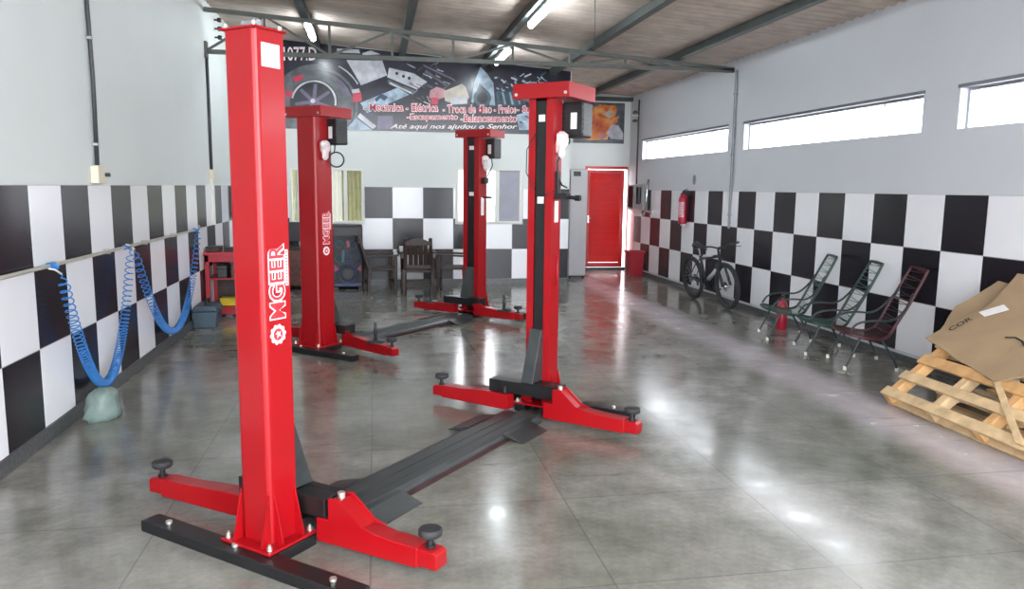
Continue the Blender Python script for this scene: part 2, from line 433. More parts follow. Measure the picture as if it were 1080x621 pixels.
# truss
TY = 11.16
def tz(x): return roofz(x)-.13
tr = thing('roof_truss', 'grey steel lattice truss crossing the room below the roof sheets', 'roof truss', (XL, TY, 3.49))
def trp(p): return (p[0]-XL, p[1]-TY, p[2]-3.49)
MB().bar(trp((XL, TY, 3.49)), trp((XR, TY, 3.52)), .06, .055).build('bottom_chord', STEEL, tr)
MB().bar(trp((-2.2, TY, tz(-2.2))), trp((XR, TY, tz(XR)+.01)), .06, .055).build('top_chord', STEEL, tr)
ND = [-1.43, -.58, .27, 1.12, 1.97, 2.82, 3.66, 4.5]
for x in ND: MB().bar(trp((x, TY, 3.49)), trp((x, TY, tz(x))), .035, .035, up=(0,1,0)).build('strut', STEEL, tr)
pts = [(XL+.01, 3.5), (-1.43, tz(-1.43)), (-.58, 3.5), (.27, tz(.27)), (1.12, 3.5), (1.97, tz(1.97)), (2.82, 3.51), (3.66, tz(3.66)), (4.5, 3.52)]
for a, b in zip(pts, pts[1:]): MB().bar(trp((a[0], TY, a[1])), trp((b[0], TY, b[1])), .03, .03, up=(0,1,0)).build('diagonal', STEEL, tr)
MB().box(trp((XL+.001, TY-.06, 3.40)), trp((XL+.03, TY+.06, 3.62))).build('wall_plate', STEEL, tr)
# rear beam over the recess
tag(MB().box((XC, YR-.14, 3.55), (XR, YR-.02, 3.63)).build('roof_beam', PURL), 'dark steel beam above the orange picture in the back corner', 'roof beam')

# lamps
def lamp(x, y0, y1, z, label):
    zr = roofz(x)-.10
    t = thing('tube_lamp', label, 'lamp', (x, (y0+y1)/2, zr), 0, 'ceiling tube lamps'); h = (y1-y0)/2
    MB().box((-.045, -h, z-zr+.03), (.045, h, z-zr+.07)).build('lamp_housing', LAMPH, t, bevel=.006)
    MB().cyl((0, -h+.02, z-zr), (0, h-.02, z-zr), .038, 14).build('lamp_tube', LAMPW, t)
    for s in (-.7, .7): MB().cyl((0, h*s, z-zr+.07), (0, h*s, 0), .006, 8).build('hanger', STEEL, t)
lamp(-.885, 11.28, 12.40, 3.93, 'lit white tube lamp at the left, over the large tyre picture of the banner')
lamp(1.95, 11.35, 12.50, 3.70, 'lit white tube lamp hanging behind the truss near the middle')
lamp(1.93, 8.45, 9.65, 3.72, 'lit white tube lamp nearest the camera, cut by the top of the picture')

# ------------------------------------------------------------------ lift posts
def lift_post(label, O, ang, w, d, s, armo, arms, head=None, motor=None, text=False, tall_pins=(), top=2.42, stick=True, beam_l=(-.69, .71)):
    t = thing('lift_post', label, 'car lift post', (O[0], O[1], 0), math.radians(ang-90), 'red car lift posts')
    # local axes: x across the lift (b), y along the lift (a); the inner side is y*s > 0
    hw, hd = w/2, d/2; zb = .072
    def rnd(cx, cy, r, a0, a1, n=4): return [(cx+r*math.cos(math.radians(a0+(a1-a0)*i/n)), cy+r*math.sin(math.radians(a0+(a1-a0)*i/n))) for i in range(n+1)]
    r = .028; lip = w*.28; th = .008
    # outline written for s=+1 (slot towards +y), mirrored for s=-1
    out = [(-hw+lip, hd), (-hw, hd)] + rnd(-hw+r, -hd+r, r, 180, 270) + rnd(hw-r, -hd+r, r, 270, 360) + [(hw, hd), (hw-lip, hd)]
    inn = [(hw-lip, hd-th), (hw-th, hd-th), (hw-th, -hd+th), (-hw+th, -hd+th), (-hw+th, hd-th), (-hw+lip, hd-th)]
    poly = [(x, y*s) for x, y in out+inn]
    n = len(poly); mb = MB()
    bot = [(x, y, zb) for x, y in poly]; topv = [(x, y, top) for x, y in poly]
    sides = [(i, (i+1) % n, n+(i+1) % n, n+i) for i in range(n)]
    if s < 0: sides = [f[::-1] for f in sides]
    mb.add(bot+topv, sides)
    # rim caps
    no = len(out)
    mb.box((-hw+.006, -hd+.006, top-.006), (hw-.006, hd-.006, top))
    col = mb.build('column', RED, t)
    for e in [] : pass
    # smooth the rounded corners only
    for p in col.data.polygons: p.use_smooth = False
    # flared fins around the foot
    fh = .24; fo = .05
    for bx in (-hw+.006, hw-.006):
        MB().prism([(bx-.005, -s*hd, zb), (bx-.005, -s*(hd+fo), zb), (bx-.005, -s*(hd+fo), zb+.02), (bx-.005, -s*hd, zb+fh)], (.010, 0, 0)).build('foot_fin', RED, t)
    for ay in (-hd+.03, hd-.008):
        for sg in (-1, 1): MB().prism([(sg*hw, ay-.005, zb), (sg*(hw+fo), ay-.005, zb), (sg*(hw+fo), ay-.005, zb+.02), (sg*hw, ay-.005, zb+fh)], (0, .010, 0)).build('foot_fin', RED, t)
    pm = MB().box((-hw-.065, -hd-.07, .06), (hw+.065, hd+.07, .074)); bpl = pm.build('base_plate', RED, t, bevel=.003)
    for bx in (-hw-.04, hw+.04):
        for ay in (-hd-.045, hd+.045):
            MB().cyl((bx, ay, .074), (bx, ay, .092), .013, 6).cyl((bx, ay, .092), (bx, ay, .104), .007, 8).build('bolt', BOLT, bpl)
    bm_ = MB(); y0, y1 = sorted((-s*(hd+.125), -s*(hd+.02)))
    bm_.box((beam_l[0], y0, 0), (beam_l[1], y1, .058))
    for bx in (-.12, .12):
        ya, yb = sorted((-s*(hd+.02), s*(hd+.06))); bm_.box((bx-.045, ya, 0), (bx+.045, yb, .0575))
    bb = bm_.build('base_beam', BLACK, t, bevel=.005)
    for bx in (beam_l[0]+.15, -.06, beam_l[1]-.16):
        ym = (y0+y1)/2
        MB().cyl((bx, ym, .058), (bx, ym, .072), .016, 6).build('bolt', BOLT, bb)
    # black belt strip in the slot, flaring out to the carriage
    sl = w-2*lip-.006
    yi = s*(hd-.012)
    c1 = MB(); ya, yb = sorted((yi, s*(hd-.02))); c1.box((-sl/2, ya, .1), (sl/2, yb, top-.02))
    cv = c1.build('belt_strip', BLACK, t)
    for zz in (top-.17, 1.62 if s < 0 else 1.2):
        y0_, y1_ = sorted((yi, yi+s*.004)); MB().box((-sl/2+.018, y0_, zz), (sl/2-.014, y1_, zz+.05)).build('sticker', STICK, cv)
    sk = MB(); q = [(0, s*hd, .66), (0, s*(hd+.03), .66), (0, s*(hd+.165), .264), (0, s*hd, .264)]
    sk.prism([(-sl/2-.008, b, c) for a, b, c in q], (sl+.016, 0, 0)); sk.build('belt_skirt', SHEET, t, bevel=.004)
    # carriage beam
    ca = MB(); y0, y1 = sorted((s*(hd+.02), s*(hd+.12))); ca.box((-.33, y0, .168), (-sl/2-.012, y1, .262)).box((sl/2+.012, y0, .168), (.26, y1, .262))
    y0, y1 = sorted((s*(hd+.12), s*(hd+.175))); ca.box((-.33, y0, .168), (.26, y1, .262))
    ca.build('carriage', BLACK, t, bevel=.004)
    # arms
    for (b0, a0, b1, a1, kind) in arms:
        dv = Vector((b1-b0, a1-a0, 0)); L = dv.length; ex = dv.normalized(); ey = Vector((-ex.y, ex.x, 0))
        M = Matrix(((ex.x, ey.x, 0, b0), (ex.y, ey.y, 0, a0), (0, 0, 1, 0), (0, 0, 0, 1)))
        am = MB()
        prof = [(0, .045), (L-.10, .045), (L-.10, .142), (L*.62, .146), (.24, .165), (0, .165)]
        am.prism([M @ Vector((x, -.05, z)) for x, z in prof], ey*.10)
        arm = am.build('swing_arm', RED, t, bevel=.004)
        tp = MB(); tp.prism([M @ Vector((x, -.043, z)) for x, z in [(L-.25, .052), (L, .052), (L, .120), (L-.02, .134), (L-.25, .134)]], ey*.086)
        tp.build('arm_extension', RED, arm, bevel=.004)
        if kind == 1:   # raised hinge bracket
            br = MB()
            for o_ in (-.057, .045): br.prism([M @ Vector((x, o_, z)) for x, z in [(.08, .16), (.08, .275), (.14, .28), (.18, .25), (.27, .175), (.34, .16)]], ey*.012)
            br.prism([M @ Vector((x, -.05, z)) for x, z in [(.08, .262), (.14, .268), (.18, .238), (.27, .163), (.26, .16), (.17, .225), (.14, .256), (.08, .25)]], ey*.10)
            br.build('hinge_bracket', RED, arm)
        else:
            br = MB(); br.prism([M @ Vector((x, -.05, z)) for x, z in [(-.02, .165), (-.02, .19), (.10, .215), (.20, .165)]], ey*.012)
            br.build('hinge_bracket', RED, arm)
        pv = M @ Vector((.115 if kind == 1 else .05, 0, 0))
        MB().cyl((pv.x, pv.y, .12), (pv.x, pv.y, .295 if kind == 1 else .215), .018, 12).build('pivot_pin', BOLT if kind == 1 else BLACK, arm)
        pc = M @ Vector((L-.06, 0, 0))
        pz = .195
        MB().cyl((pc.x, pc.y, .125), (pc.x, pc.y, pz), .015, 12).cyl((pc.x, pc.y, .136), (pc.x, pc.y, .15), .024, 12).build('screw', BLACK, arm)
        pd = MB().lathe((pc.x, pc.y, pz), [(.02, -.012), (.046, -.006), (.054, .002), (.055, .022), (.048, .03)], 24)
        pd.build('lifting_pad', RUBBER, arm)
        if kind == 2 or b0 in tall_pins:
            q = M @ Vector((L*.62, 0, 0))
            MB().lathe((q.x, q.y, .146), [(.10, 0), (.10, .014), (.05, .02), (.02, .03), (.016, .19), (.012, .21)], 18).build('adapter_pin', BLACK, arm)
    if head:
        A1, A2, B1, B2, z0, z1 = head
        hm = MB()
        hm.box((-B1, -A1, z0), (B2, -A1+.01, z1)).box((-B1, A2-.01, z0), (B2, A2, z1)).box((-B1, -A1+.01, z0), (-B1+.01, A2-.01, z1)).box((B2-.01, -A1+.01, z0), (B2, A2-.01, z1))
        hm.box((-B1+.01, -A1+.01, z1-.012), (B2-.01, A2-.01, z1-.002)).box((-B1+.01, -A1+.01, z0+.002), (B2-.01, A2-.01, z0+.012))
        hd_ = hm.build('head_box', RED, t, bevel=.003)
        for b_, z_ in ((-B1+.03, z0+.03), (B2-.03, z0+.03)):
            MB().cyl((b_, -A1-.008, z_), (b_, -A1, z_), .012, 8).build('screw', BOLT, hd_)
    else:
        cp = MB().box((-hw-.012, -hd-.012, top), (hw+.012, hd+.012, top+.01)); c_ = cp.build('top_plate', RED, t, bevel=.003)
        for q in ((-hw+.01, -hd+.01), (hw-.01, hd-.01), (-hw+.01, hd-.01), (hw-.01, -hd+.01)):
            MB().cyl((q[0], q[1], top+.01), (q[0], q[1], top+.028), .010, 8).build('bolt', BOLT, c_)
        MB().box((-.05, -.015, top+.01), (-.044, .015, top+.055)).box((-.05+.07, -.015, top+.01), (.026, .015, top+.055)).cyl((-.06, 0, top+.038), (.04, 0, top+.038), .015, 12).build('pulley', ALU, c_)
    if motor:
        ma, mb_ = motor; z0 = (head[4] if head else top)
        mm = MB().box((mb_-.085, ma-.085, z0-.27), (mb_+.085, ma+.085, z0-.01)); mo = mm.build('motor', BLACK, t, bevel=.012)
        fn = MB()
        for i in range(7):
            zz = z0-.25+i*.035; fn.box((mb_-.095, ma-.088, zz), (mb_+.088, ma-.0851, zz+.008)); fn.box((mb_+.0851, ma-.08, zz), (mb_+.089, ma+.08, zz+.008)); fn.box((mb_-.095, ma-.0851, zz), (mb_-.0851, ma+.088, zz+.008))
        fn.build('cooling_fins', BLACK, mo)
        MB().box((mb_-.015, ma-.0915, z0-.21), (mb_+.035, ma-.0885, z0-.09)).build('label_plate', STICK, mo)
        # plastic-wrapped switch housing below the motor
        bxx = hw+.045
        wm = MB(); nseg = 10; vs = []
        prof = [(.02, -.13), (.045, -.10), (.05, -.04), (.07, .0), (.085, .05), (.07, .10), (.03, .13)]
        rr = random.Random(3)
        for rad, zz in prof:
            for k_ in range(nseg):
                an = 2*PI*k_/nseg; q_ = rad*.72*(1+rr.uniform(-.25, .25)); vs.append((bxx-.012+q_*math.cos(an)*.7, .0+q_*math.sin(an), z0-.33+zz*.75))
        wm.add(vs, [(i*nseg+k_, i*nseg+(k_+1) % nseg, (i+1)*nseg+(k_+1) % nseg, (i+1)*nseg+k_) for i in range(len(prof)-1) for k_ in range(nseg)] + [list(range(nseg))[::-1], [(len(prof)-1)*nseg+k_ for k_ in range(nseg)]])
        wm.build('wrapped_switch', PINKW, t)
    if text:
        tm = MB(); X = hw+.0012
        def pt(a, z, l=0): return (X+l, a, z)
        z0 = 1.135; ln = .335; h = .088; aL = hd*.56
        add_text(tm, 'MGEER', pt(aL, z0, 0), (0,0,1), (0,-1,0), ln, h, 0, offset=.065, grow=.006)
        add_text(tm, 'MGEER', pt(aL, z0, .0008), (0,0,1), (0,-1,0), ln, h, 1, offset=0)
        add_text(tm, 'MGEER', pt(aL, z0, .0012), (0,0,1), (0,-1,0), ln, h, 1, offset=.012)
        # small line of fine print under the name: illegible in the photograph, kept as a pale strip of bars
        tm.box((X-.0006, aL+.008, z0+.145), (X+.0002, aL+.026, z0+.31), 0)
        for i in range(11): tm.box((X, aL+.012, z0+.152+i*.0142), (X+.0006, aL+.022, z0+.159+i*.0142), 1)
        # round gear badge
        cy, cz = aL-.046, 1.06; nt_ = 40; R = .045
        vs = [(X, cy+R*(1+.07*(1 if k_ % 4 < 2 else -1))*math.cos(2*PI*k_/nt_), cz+R*(1+.07*(1 if k_ % 4 < 2 else -1))*math.sin(2*PI*k_/nt_)) for k_ in range(nt_)]
        tm.add(vs, [list(range(nt_))], 0)
        tm.add([(X+.0006, cy+.028*math.cos(2*PI*k_/20), cz+.028*math.sin(2*PI*k_/20)) for k_ in range(20)], [list(range(20))], 1)
        tm.add([(X+.0012, cy+dy, cz+dz) for dy, dz in ((-.016, .004), (-.004, -.002), (-.008, -.018), (.006, -.006), (.018, -.012), (.010, .002), (.016, .014), (.002, .008), (-.004, .018), (-.006, .008))], [list(range(10))], 0)
        tm.build('name_lettering', [WHITEP, STICKRED], t)
    if stick == 'top':
        MB().box((hw, -.045, 2.245), (hw+.002, .058, 2.345)).build('sticker', STICK, t)
    return t

P1 = lift_post('tall red lift post in the left foreground with large name lettering and white top sticker', (-.518, 3.64), 50, .195, .165, 1, .14,
    [(-.20, .15, -1.0, .10, 0), (.20, .155, .875, .19, 1)], None, None, True, (), 2.40, 'top')
P3 = lift_post('red lift post with head box right of centre, its black belt strip facing the camera', (1.28, 5.75), 50, .205, .17, -1, .27,
    [(-.14, -.25, -.87, -.21, 0), (.19, -.285, .935, -.31, 1)], (.16, .30, .20, .265, 2.387, 2.495), (.17, .18), False, (), 2.395)
P2 = lift_post('red lift post with head box and small name lettering standing behind the foreground post', (-.61, 8.25), 48, .26, .23, 1, .2,
    [(-.20, .2, -.95, .22, 0), (.20, .2, 1.03, .05, 2)], (.14, .30, .27, .25, 2.42, 2.525), (.15, .17), True, (), 2.43)
P4 = lift_post('farthest red lift post with head box, in front of the back window', (1.34, 10.34), 48, .25, .21, -1, .2,
    [(-.14, -.24, -.86, -.22, 2), (.19, -.25, .92, -.27, 2)], (.15, .21, .23, .33, 2.385, 2.485), (.14, .18), False, (), 2.395)

# cables and control levers on the posts
def post_frame(P): return P.matrix_basis.copy() if False else Matrix.Translation(P.location) @ Matrix.Rotation(P.rotation_euler.z, 4, 'Z')
c = MB(); c.tube([(.13, .13, 2.16), (.15, .10, 2.08), (.14, .02, 2.02), (.115, -.03, 1.93), (.118, -.02, 1.82), (.13, .02, 1.76), (.15, .07, 1.74)], .007, 6)
c.tube([(-.03, -.10, 2.14), (-.10, -.115, 2.02), (-.10, -.12, 1.85), (-.03, -.115, 1.72), (.06, -.112, 1.68), (.115, -.06, 1.72)], .004, 6)
c.build('power_cable', BLACK, P3)
lv = MB().box((.104, -.05, 1.655), (.20, .03, 1.70)).cyl((.15, -.01, 1.68), (.26, -.01, 1.665), .014, 10).cyl((.26, -.01, 1.665), (.30, -.01, 1.665), .022, 10); lv.box((.104, -.04, 1.70), (.125, .01, 1.86))
lv.build('control_lever', BLACK, P3)
MB().box((.1035, -.04, 1.48), (.1055, .02, 1.64)).build('sticker', STICK, P3)
MB().box((.1035, -.03, 2.0), (.1055, .03, 2.10)).build('sticker', STICK, P3)
MB().tube([(.104, .0, 1.22), (.118, 0, 1.22), (.118, 0, 1.0), (.104, 0, 1.0)], .005, 6).build('hose_clip', RED, P3)
c = MB(); c.ring((.19, .13, 2.0), (.75, -.6, 0), .075, .009, 24, 6); c.tube([(.15, .15, 2.17), (.17, .13, 2.12), (.18, .11, 2.07)], .006, 6)
c.build('power_cable', BLACK, P2)
c = MB(); c.tube([(.16, .14, 2.16), (.20, .11, 2.02), (.17, .05, 1.9), (.14, 0, 1.82)], .007, 6); c.build('power_cable', BLACK, P4)
MB().box((.126, -.05, 1.78), (.19, .03, 1.86)).build('switch_box', BLACK, P4); MB().cyl((.13, 0, 1.60), (.26, 0, 1.60), .014, 8).build('control_lever', BLACK, P4)
MB().box((.1255, -.05, 1.36), (.1285, .02, 1.60)).build('sticker', STICK, P4)

# drive-over floor plates between the posts
def ramp(label, O, O2, ang, b_in=.15, wide=.31):
    D = (Vector(O2)-Vector(O)).length
    t = thing('floor_cover_plate', label, 'floor cover', (O[0], O[1], 0), math.radians(ang-90), 'drive-over cover plates')
    y0, y1 = .30, D-.30; m = MB(); zt = .048
    # central raised channel, chamfered edges
    pr = [(-b_in-.04, 0), (-b_in, zt*.8), (-b_in+.03, zt), (b_in-.03, zt), (b_in, zt*.8), (b_in+.03, 0)]
    m.prism([(x, y0, z) for x, z in pr], (0, y1-y0, 0))
    m.box((-.03, y0+.02, zt), (-.022, y1-.02, zt+.004)).box((.05, y0+.02, zt), (.056, y1-.02, zt+.003))
    m.build('channel', SHEET, t, bevel=.003)
    MB().box((b_in+.031, y0+.5, 0), (b_in+.036, y1-.5, .03)).build('edge_strip', SHEETSIDE, t)
    for c0, c1 in ((y0+.14, y0+.50), (y1-.52, y1-.16)):
        for sg in (-1, 1):
            f = MB(); q = [(sg*(b_in-.01), zt+.003), (sg*(b_in+.03), zt*.95), (sg*wide, .006), (sg*wide, .001), (sg*(b_in+.02), zt*.6), (sg*(b_in-.01), zt-.001)]
            f.prism([(x, c0, z) for x, z in q], (0, c1-c0, 0)); f.build('flap', SHEET, t, bevel=.002)
    MB().box((-.06, y0-.14, 0), (.06, y0, .03)).build('end_cap', SHEET, t); MB().box((-.06, y1, 0), (.06, y1+.14, .03)).build('end_cap', SHEET, t)
    return t
ramp('dark metal drive-over plate on the floor between the two nearer lift posts', (-.512, 3.64), (1.28, 5.75), 50)
ramp('dark metal drive-over plate on the floor between the two farther lift posts', (-.61, 8.25), (1.34, 10.34), 47, .17, .33)

# ------------------------------------------------------------------ banner
DK = mat('banner_black_print', (.02, .02, .032), .2, 0, .6, 2.2)
G1 = mat('banner_grey_print', (.09, .10, .11), .22, 0, .5, 5)
G2 = mat('banner_pale_print', (.45, .46, .50), .22, 0, .3, 6)
BL = mat('banner_pale_blue_print', (.27, .36, .45), .22, 0, .45, 8)
DB = mat('banner_dark_blue_print', (.02, .04, .10), .22, 0, .5, 8)
TEAL = mat('banner_dark_teal_print', (.03, .07, .09), .22, 0, .5, 8)
BEI = mat('banner_beige_print', (.46, .40, .33), .22, 0, .25, 5)
PNK = mat('banner_pink_print', (.45, .22, .24), .22, 0, .25, 8)
BRD = mat('banner_red_print', (.50, .03, .07), .22, 0, .15, 8)
PUR = mat('banner_violet_print', (.12, .10, .17), .22, 0, .2, 8)
BM = [DK, G1, G2, BL, DB, TEAL, BEI, PNK, BRD, PUR, WHITEP]
bx0, bx1, bz0, bz1 = -1.62, 3.45, 2.672, 3.97
def btop(x): return roofz(x+bx0)-.006-bz0   # the top edge follows the roof slope
bt = thing('wall_banner', 'wide dark printed banner with tyre, engine parts and red service words on the back wall', 'banner', (bx0, YB-.005, bz0))
art = MB(); art.prism([(0, 0, 0), (bx1-bx0, 0, 0), (bx1-bx0, 0, btop(bx1-bx0)), (0, 0, btop(0))], (0, -.008, 0))
lay = [0.0085]
def gx(u, v):  # artwork grid (1 unit = 1/60.7 m, origin at grid 372,138.4) -> banner local
    a, b = u-372, v-138
    return (-.3416+.01629*a-.00026*b+2.64e-6*a*b-bx0, 2.6716+.000391*a-.015593*b-3.24e-6*a*b-bz0)
def shp(pts, mi):
    lay[0] += .0002; vs = []
    for u, v in pts:
        x, z = gx(u, v); vs.append((min(max(x, 0), bx1-bx0), -lay[0], min(max(z, 0), btop(x))))
    a = sum(vs[i][0]*vs[(i+1) % len(vs)][2]-vs[(i+1) % len(vs)][0]*vs[i][2] for i in range(len(vs)))
    art.add(vs if a > 0 else vs[::-1], [list(range(len(vs)))], mi)
def disc(u, v, r, mi, n=36, a0=0, a1=360, r0=None):
    if r0 is None: shp([(u+r*math.cos(2*PI*k/n), v+r*math.sin(2*PI*k/n)) for k in range(n)], mi)
    else:
        P = [(u+r*math.cos(math.radians(a0+(a1-a0)*k/n)), v+r*math.sin(math.radians(a0+(a1-a0)*k/n))) for k in range(n+1)]
        Q = [(u+r0*math.cos(math.radians(a0+(a1-a0)*k/n)), v+r0*math.sin(math.radians(a0+(a1-a0)*k/n))) for k in range(n+1)]
        lay[0] += .0002
        for k in range(n):
            vs = []
            for u_, v_ in (P[k], P[k+1], Q[k+1], Q[k]):
                x, z = gx(u_, v_); vs.append((x, -lay[0], min(max(z, 0), btop(x))))
            art.add(vs, [(3, 2, 1, 0)] if True else [], mi)
disc(334, 114, 46, 1); disc(334, 114, 46, 0, 40, -80, 20, 43); disc(334, 114, 40, 0, 40, -90, 30, 38.5)
disc(332, 108, 24, 0); disc(332, 108, 23, 2, 40, -170, 10, 21); 
for k in range(7):
    an = math.radians(20+k*51); shp([(332+5*math.cos(an-.4), 108+5*math.sin(an-.4)), (332+19*math.cos(an-.09), 108+19*math.sin(an-.09)), (332+19*math.cos(an+.09), 108+19*math.sin(an+.09)), (332+5*math.cos(an+.4), 108+5*math.sin(an+.4))], 9)
disc(332, 108, 5, 9); disc(331, 107, 2.5, 2); disc(334, 114, 38, 9, 30, -60, -20, 34); disc(334, 114, 50, 2, 30, -62, -30, 48.6)
shp([(311, 82), (320, 79), (322, 83), (313, 88)], 8); shp([(303, 96), (312, 97), (306, 106)], 8)
shp([(365, 64), (402, 64.5), (407, 80), (380, 90.5)], 2); shp([(380, 91), (407, 81), (418, 91), (386, 106)], 0)
shp([(418, 93), (430, 100.5), (386, 120), (379, 109)], 3); shp([(394, 105), (401, 99), (408, 103), (404, 107), (400, 104), (396, 108)], 4)
shp([(371, 99), (380, 97), (381, 107), (372, 109)], 8); shp([(370, 95), (378, 94), (379, 98), (371, 99)], 2)
shp([(409, 72), (435, 78), (449, 87), (438, 95), (407, 82)], 2)
for u, v in ((417, 78), (424, 81), (430, 83)): disc(u, v, 1.7, 0, 10)
shp([(408, 84), (436, 96), (434, 101), (407, 88)], 1); shp([(410, 87), (433, 98), (432, 99.5), (409, 89)], 2)
shp([(364, 139), (375, 125), (392, 139)], 3); shp([(379, 120), (396, 134), (392, 137), (376, 124)], 2); shp([(397, 123), (413, 123), (413, 137), (397, 137)], 9)
shp([(355, 52), (378, 53), (379, 57), (356, 56)], 2); shp([(381, 57), (390, 54), (400, 58), (382, 59)], 2)
rr = random.Random(11)
for i in range(26):
    u, v = rr.uniform(425, 468), rr.uniform(66, 108); L = rr.uniform(3, 11); an = rr.choice((.45, -.7, 1.1, .3)); w_ = rr.uniform(.5, 1.3)
    du, dv = L*math.cos(an), L*math.sin(an); shp([(u, v), (u+du, v+dv), (u+du-w_*math.sin(an), v+dv+w_*math.cos(an)), (u-w_*math.sin(an), v+w_*math.cos(an))], rr.choice((1, 2, 3, 9, 1)))
shp([(452, 96), (459, 92), (468, 95), (468, 103), (456, 107), (451, 103)], 7); shp([(453, 103), (461, 104), (460, 111), (453, 111)], 8)
shp([(466, 97), (476, 93), (486, 89), (490, 92), (494, 103), (490, 109), (478, 110), (468, 107)], 6); shp([(474, 104), (492, 102), (492, 110), (474, 111)], 2)
shp([(506, 71), (513, 78), (520, 88), (522, 112), (516, 112), (513, 96), (505, 88), (498, 110), (496, 108), (499, 88)], 3)
disc(508, 104, 9.5, 5); disc(508, 104, 6, 0)
shp([(444, 68), (478, 84), (480, 87), (446, 71)], 9); shp([(448, 74), (470, 90), (468, 91), (446, 77)], 1)
for i in range(46):
    u, v = rr.uniform(519, 575), rr.uniform(79, 97); L = rr.uniform(3, 10); an = rr.uniform(-.6, 1.2); w_ = rr.uniform(.8, 2.4)
    du, dv = L*math.cos(an), L*math.sin(an); shp([(u, v), (u+du, v+dv), (u+du-w_*math.sin(an), v+dv+w_*math.cos(an)), (u-w_*math.sin(an), v+w_*math.cos(an))], rr.choice((3, 3, 2, 5, 2)))
shp([(523, 97), (550, 96), (556, 112), (524, 113)], 5)
for i in range(7): shp([(525+i*4, 98), (527+i*4, 98), (530+i*4, 111), (528+i*4, 111)], 3 if i % 2 else 4)
shp([(545, 122), (560, 118), (580, 126), (580, 138), (548, 138)], 3)
for i in range(12):
    u, v = rr.uniform(546, 590), rr.uniform(119, 136); shp([(u, v), (u+4, v+1), (u+5, v+3), (u+1, v+2)], rr.choice((1, 2, 4)))
disc(582, 108, 14, 1); disc(582, 108, 9, 0)
art.build('printed_picture', BM, bt)
lt = MB(); lay[0] += .002
def words(s, u0, u1, v, h, mi_out, mi_in, shear=0, grow=.012, off=.05):
    x0, z0 = gx(u0, v); x1, z1 = gx(u1, v); l = -lay[0]-.001; ex = (x1-x0, 0, z1-z0)
    hh = h/60.3
    if mi_out is not None: add_text(lt, s, (x0, l, z0), ex, (0,0,1), x1-x0, hh, mi_out, offset=off, shear=shear, grow=grow)
    add_text(lt, s, (x0, l-.001, z0), ex, (0,0,1), x1-x0, hh, mi_in, offset=.012, shear=shear)
words('- Mecânica', 383, 423.5, 117.8, 7.5, 10, 8)
words('- Elétrica', 427, 460, 118.2, 7.5, 10, 8)
words('- Troca de óleo', 466, 517.5, 119.6, 7.5, 10, 8)
words('- Freios', 521, 544, 119.8, 7.5, 10, 8)
words('- Suspensão', 546, 592, 121, 8, 10, 8)
words('-Escapamento', 428, 481, 128.5, 7, 10, 8)
words('-Balanceamento', 485, 545, 129.2, 7, 10, 8)
lt.build('service_lettering', BM, bt); lt = MB()
words('Até aqui nos ajudou o Senhor', 410, 546, 138.2, 6.2, 1, 10, .35, .004, .02)
lt.build('motto_lettering', BM, bt); lt = MB()
words('1077.D', 302, 335, 65, 13.5, None, 10, .0)
lt.build('number_lettering', BM, bt)

# orange picture in the recess
pt_ = thing('wall_picture', 'orange and grey printed picture high on the recessed wall above the red door', 'picture', (4.12, YR-.005, 2.68))
def orange_mat():
    m = bpy.data.materials.new('orange_flame_print'); m.use_nodes = True; nt = m.node_tree; b = nt.nodes['Principled BSDF']
    tc = nt.nodes.new('ShaderNodeTexCoord'); nz = nt.nodes.new('ShaderNodeTexNoise'); nz.inputs['Scale'].default_value = 4.2; nz.inputs['Detail'].default_value = 3; nz.inputs['Distortion'].default_value = .6
    nt.links.new(tc.outputs['Object'], nz.inputs['Vector']); r = nt.nodes.new('ShaderNodeValToRGB'); cr = r.color_ramp
    cr.elements[0].position = .32; cr.elements[0].color = (.35, .03, .01, 1); cr.elements[1].position = .68; cr.elements[1].color = (.75, .36, .10, 1)
    e = cr.elements.new(.5); e.color = (.62, .16, .03, 1)
    nt.links.new(nz.outputs['Fac'], r.inputs[0]); nt.links.new(r.outputs[0], b.inputs['Base Color']); b.inputs['Roughness'].default_value = .35; return m
OR = orange_mat()
a2 = MB(); pw, ph = 1.11, .84
a2.box((0, -.008, 0), (pw, 0, ph), 0)
def sp2(pts, mi, l):
    vs = [(x, -.008-l, z) for x, z in pts]; a = sum(vs[i][0]*vs[(i+1) % len(vs)][2]-vs[(i+1) % len(vs)][0]*vs[i][2] for i in range(len(vs)))
    a2.add(vs if a > 0 else vs[::-1], [list(range(len(vs)))], mi)
sp2([(.10, .10), (.38, .06), (.75, .08), (.80, .30), (.95, .45), (1.0, .62), (.90, .78), (.55, .80), (.30, .66), (.12, .50)], 1, .0004)
sp2([(.55, .10), (.72, .12), (.70, .20), (.60, .22)], 3, .0008); sp2([(.72, .22), (.84, .40), (.98, .38), (1.09, .22), (1.09, .08), (.82, .10)], 2, .0008)
sp2([(.90, .55), (1.09, .60), (1.09, .80), (.97, .82)], 0, .0008); sp2([(.62, .60), (.80, .70), (.88, .60), (.78, .52)], 4, .0008)
a2.build('printed_picture', [G1, OR, G2, PNK, BEI], pt_)

# ------------------------------------------------------------------ left wall fittings
t = thing('air_pipe', 'long cream compressed-air pipe fixed along the left wall between tile rows', 'pipe', (XL+.045, 1.0, 1.178))
MB().cyl((0, 0, 0), (0, 9.3, 0), .014, 10).build('pipe', PIPEW, t)
for i in range(9): MB().box((-.033, .5+i*1.05, -.02), (.016, .53+i*1.05, .02)).build('pipe_clip', PIPEW, t)
for y in (4.62, 6.22, 8.86): MB().cyl((0, y-.03, 0), (0, y+.05, 0), .024, 10).cyl((0, y, 0), (.05, y, -.01), .016, 10).build('hose_tap', BLUE, t)

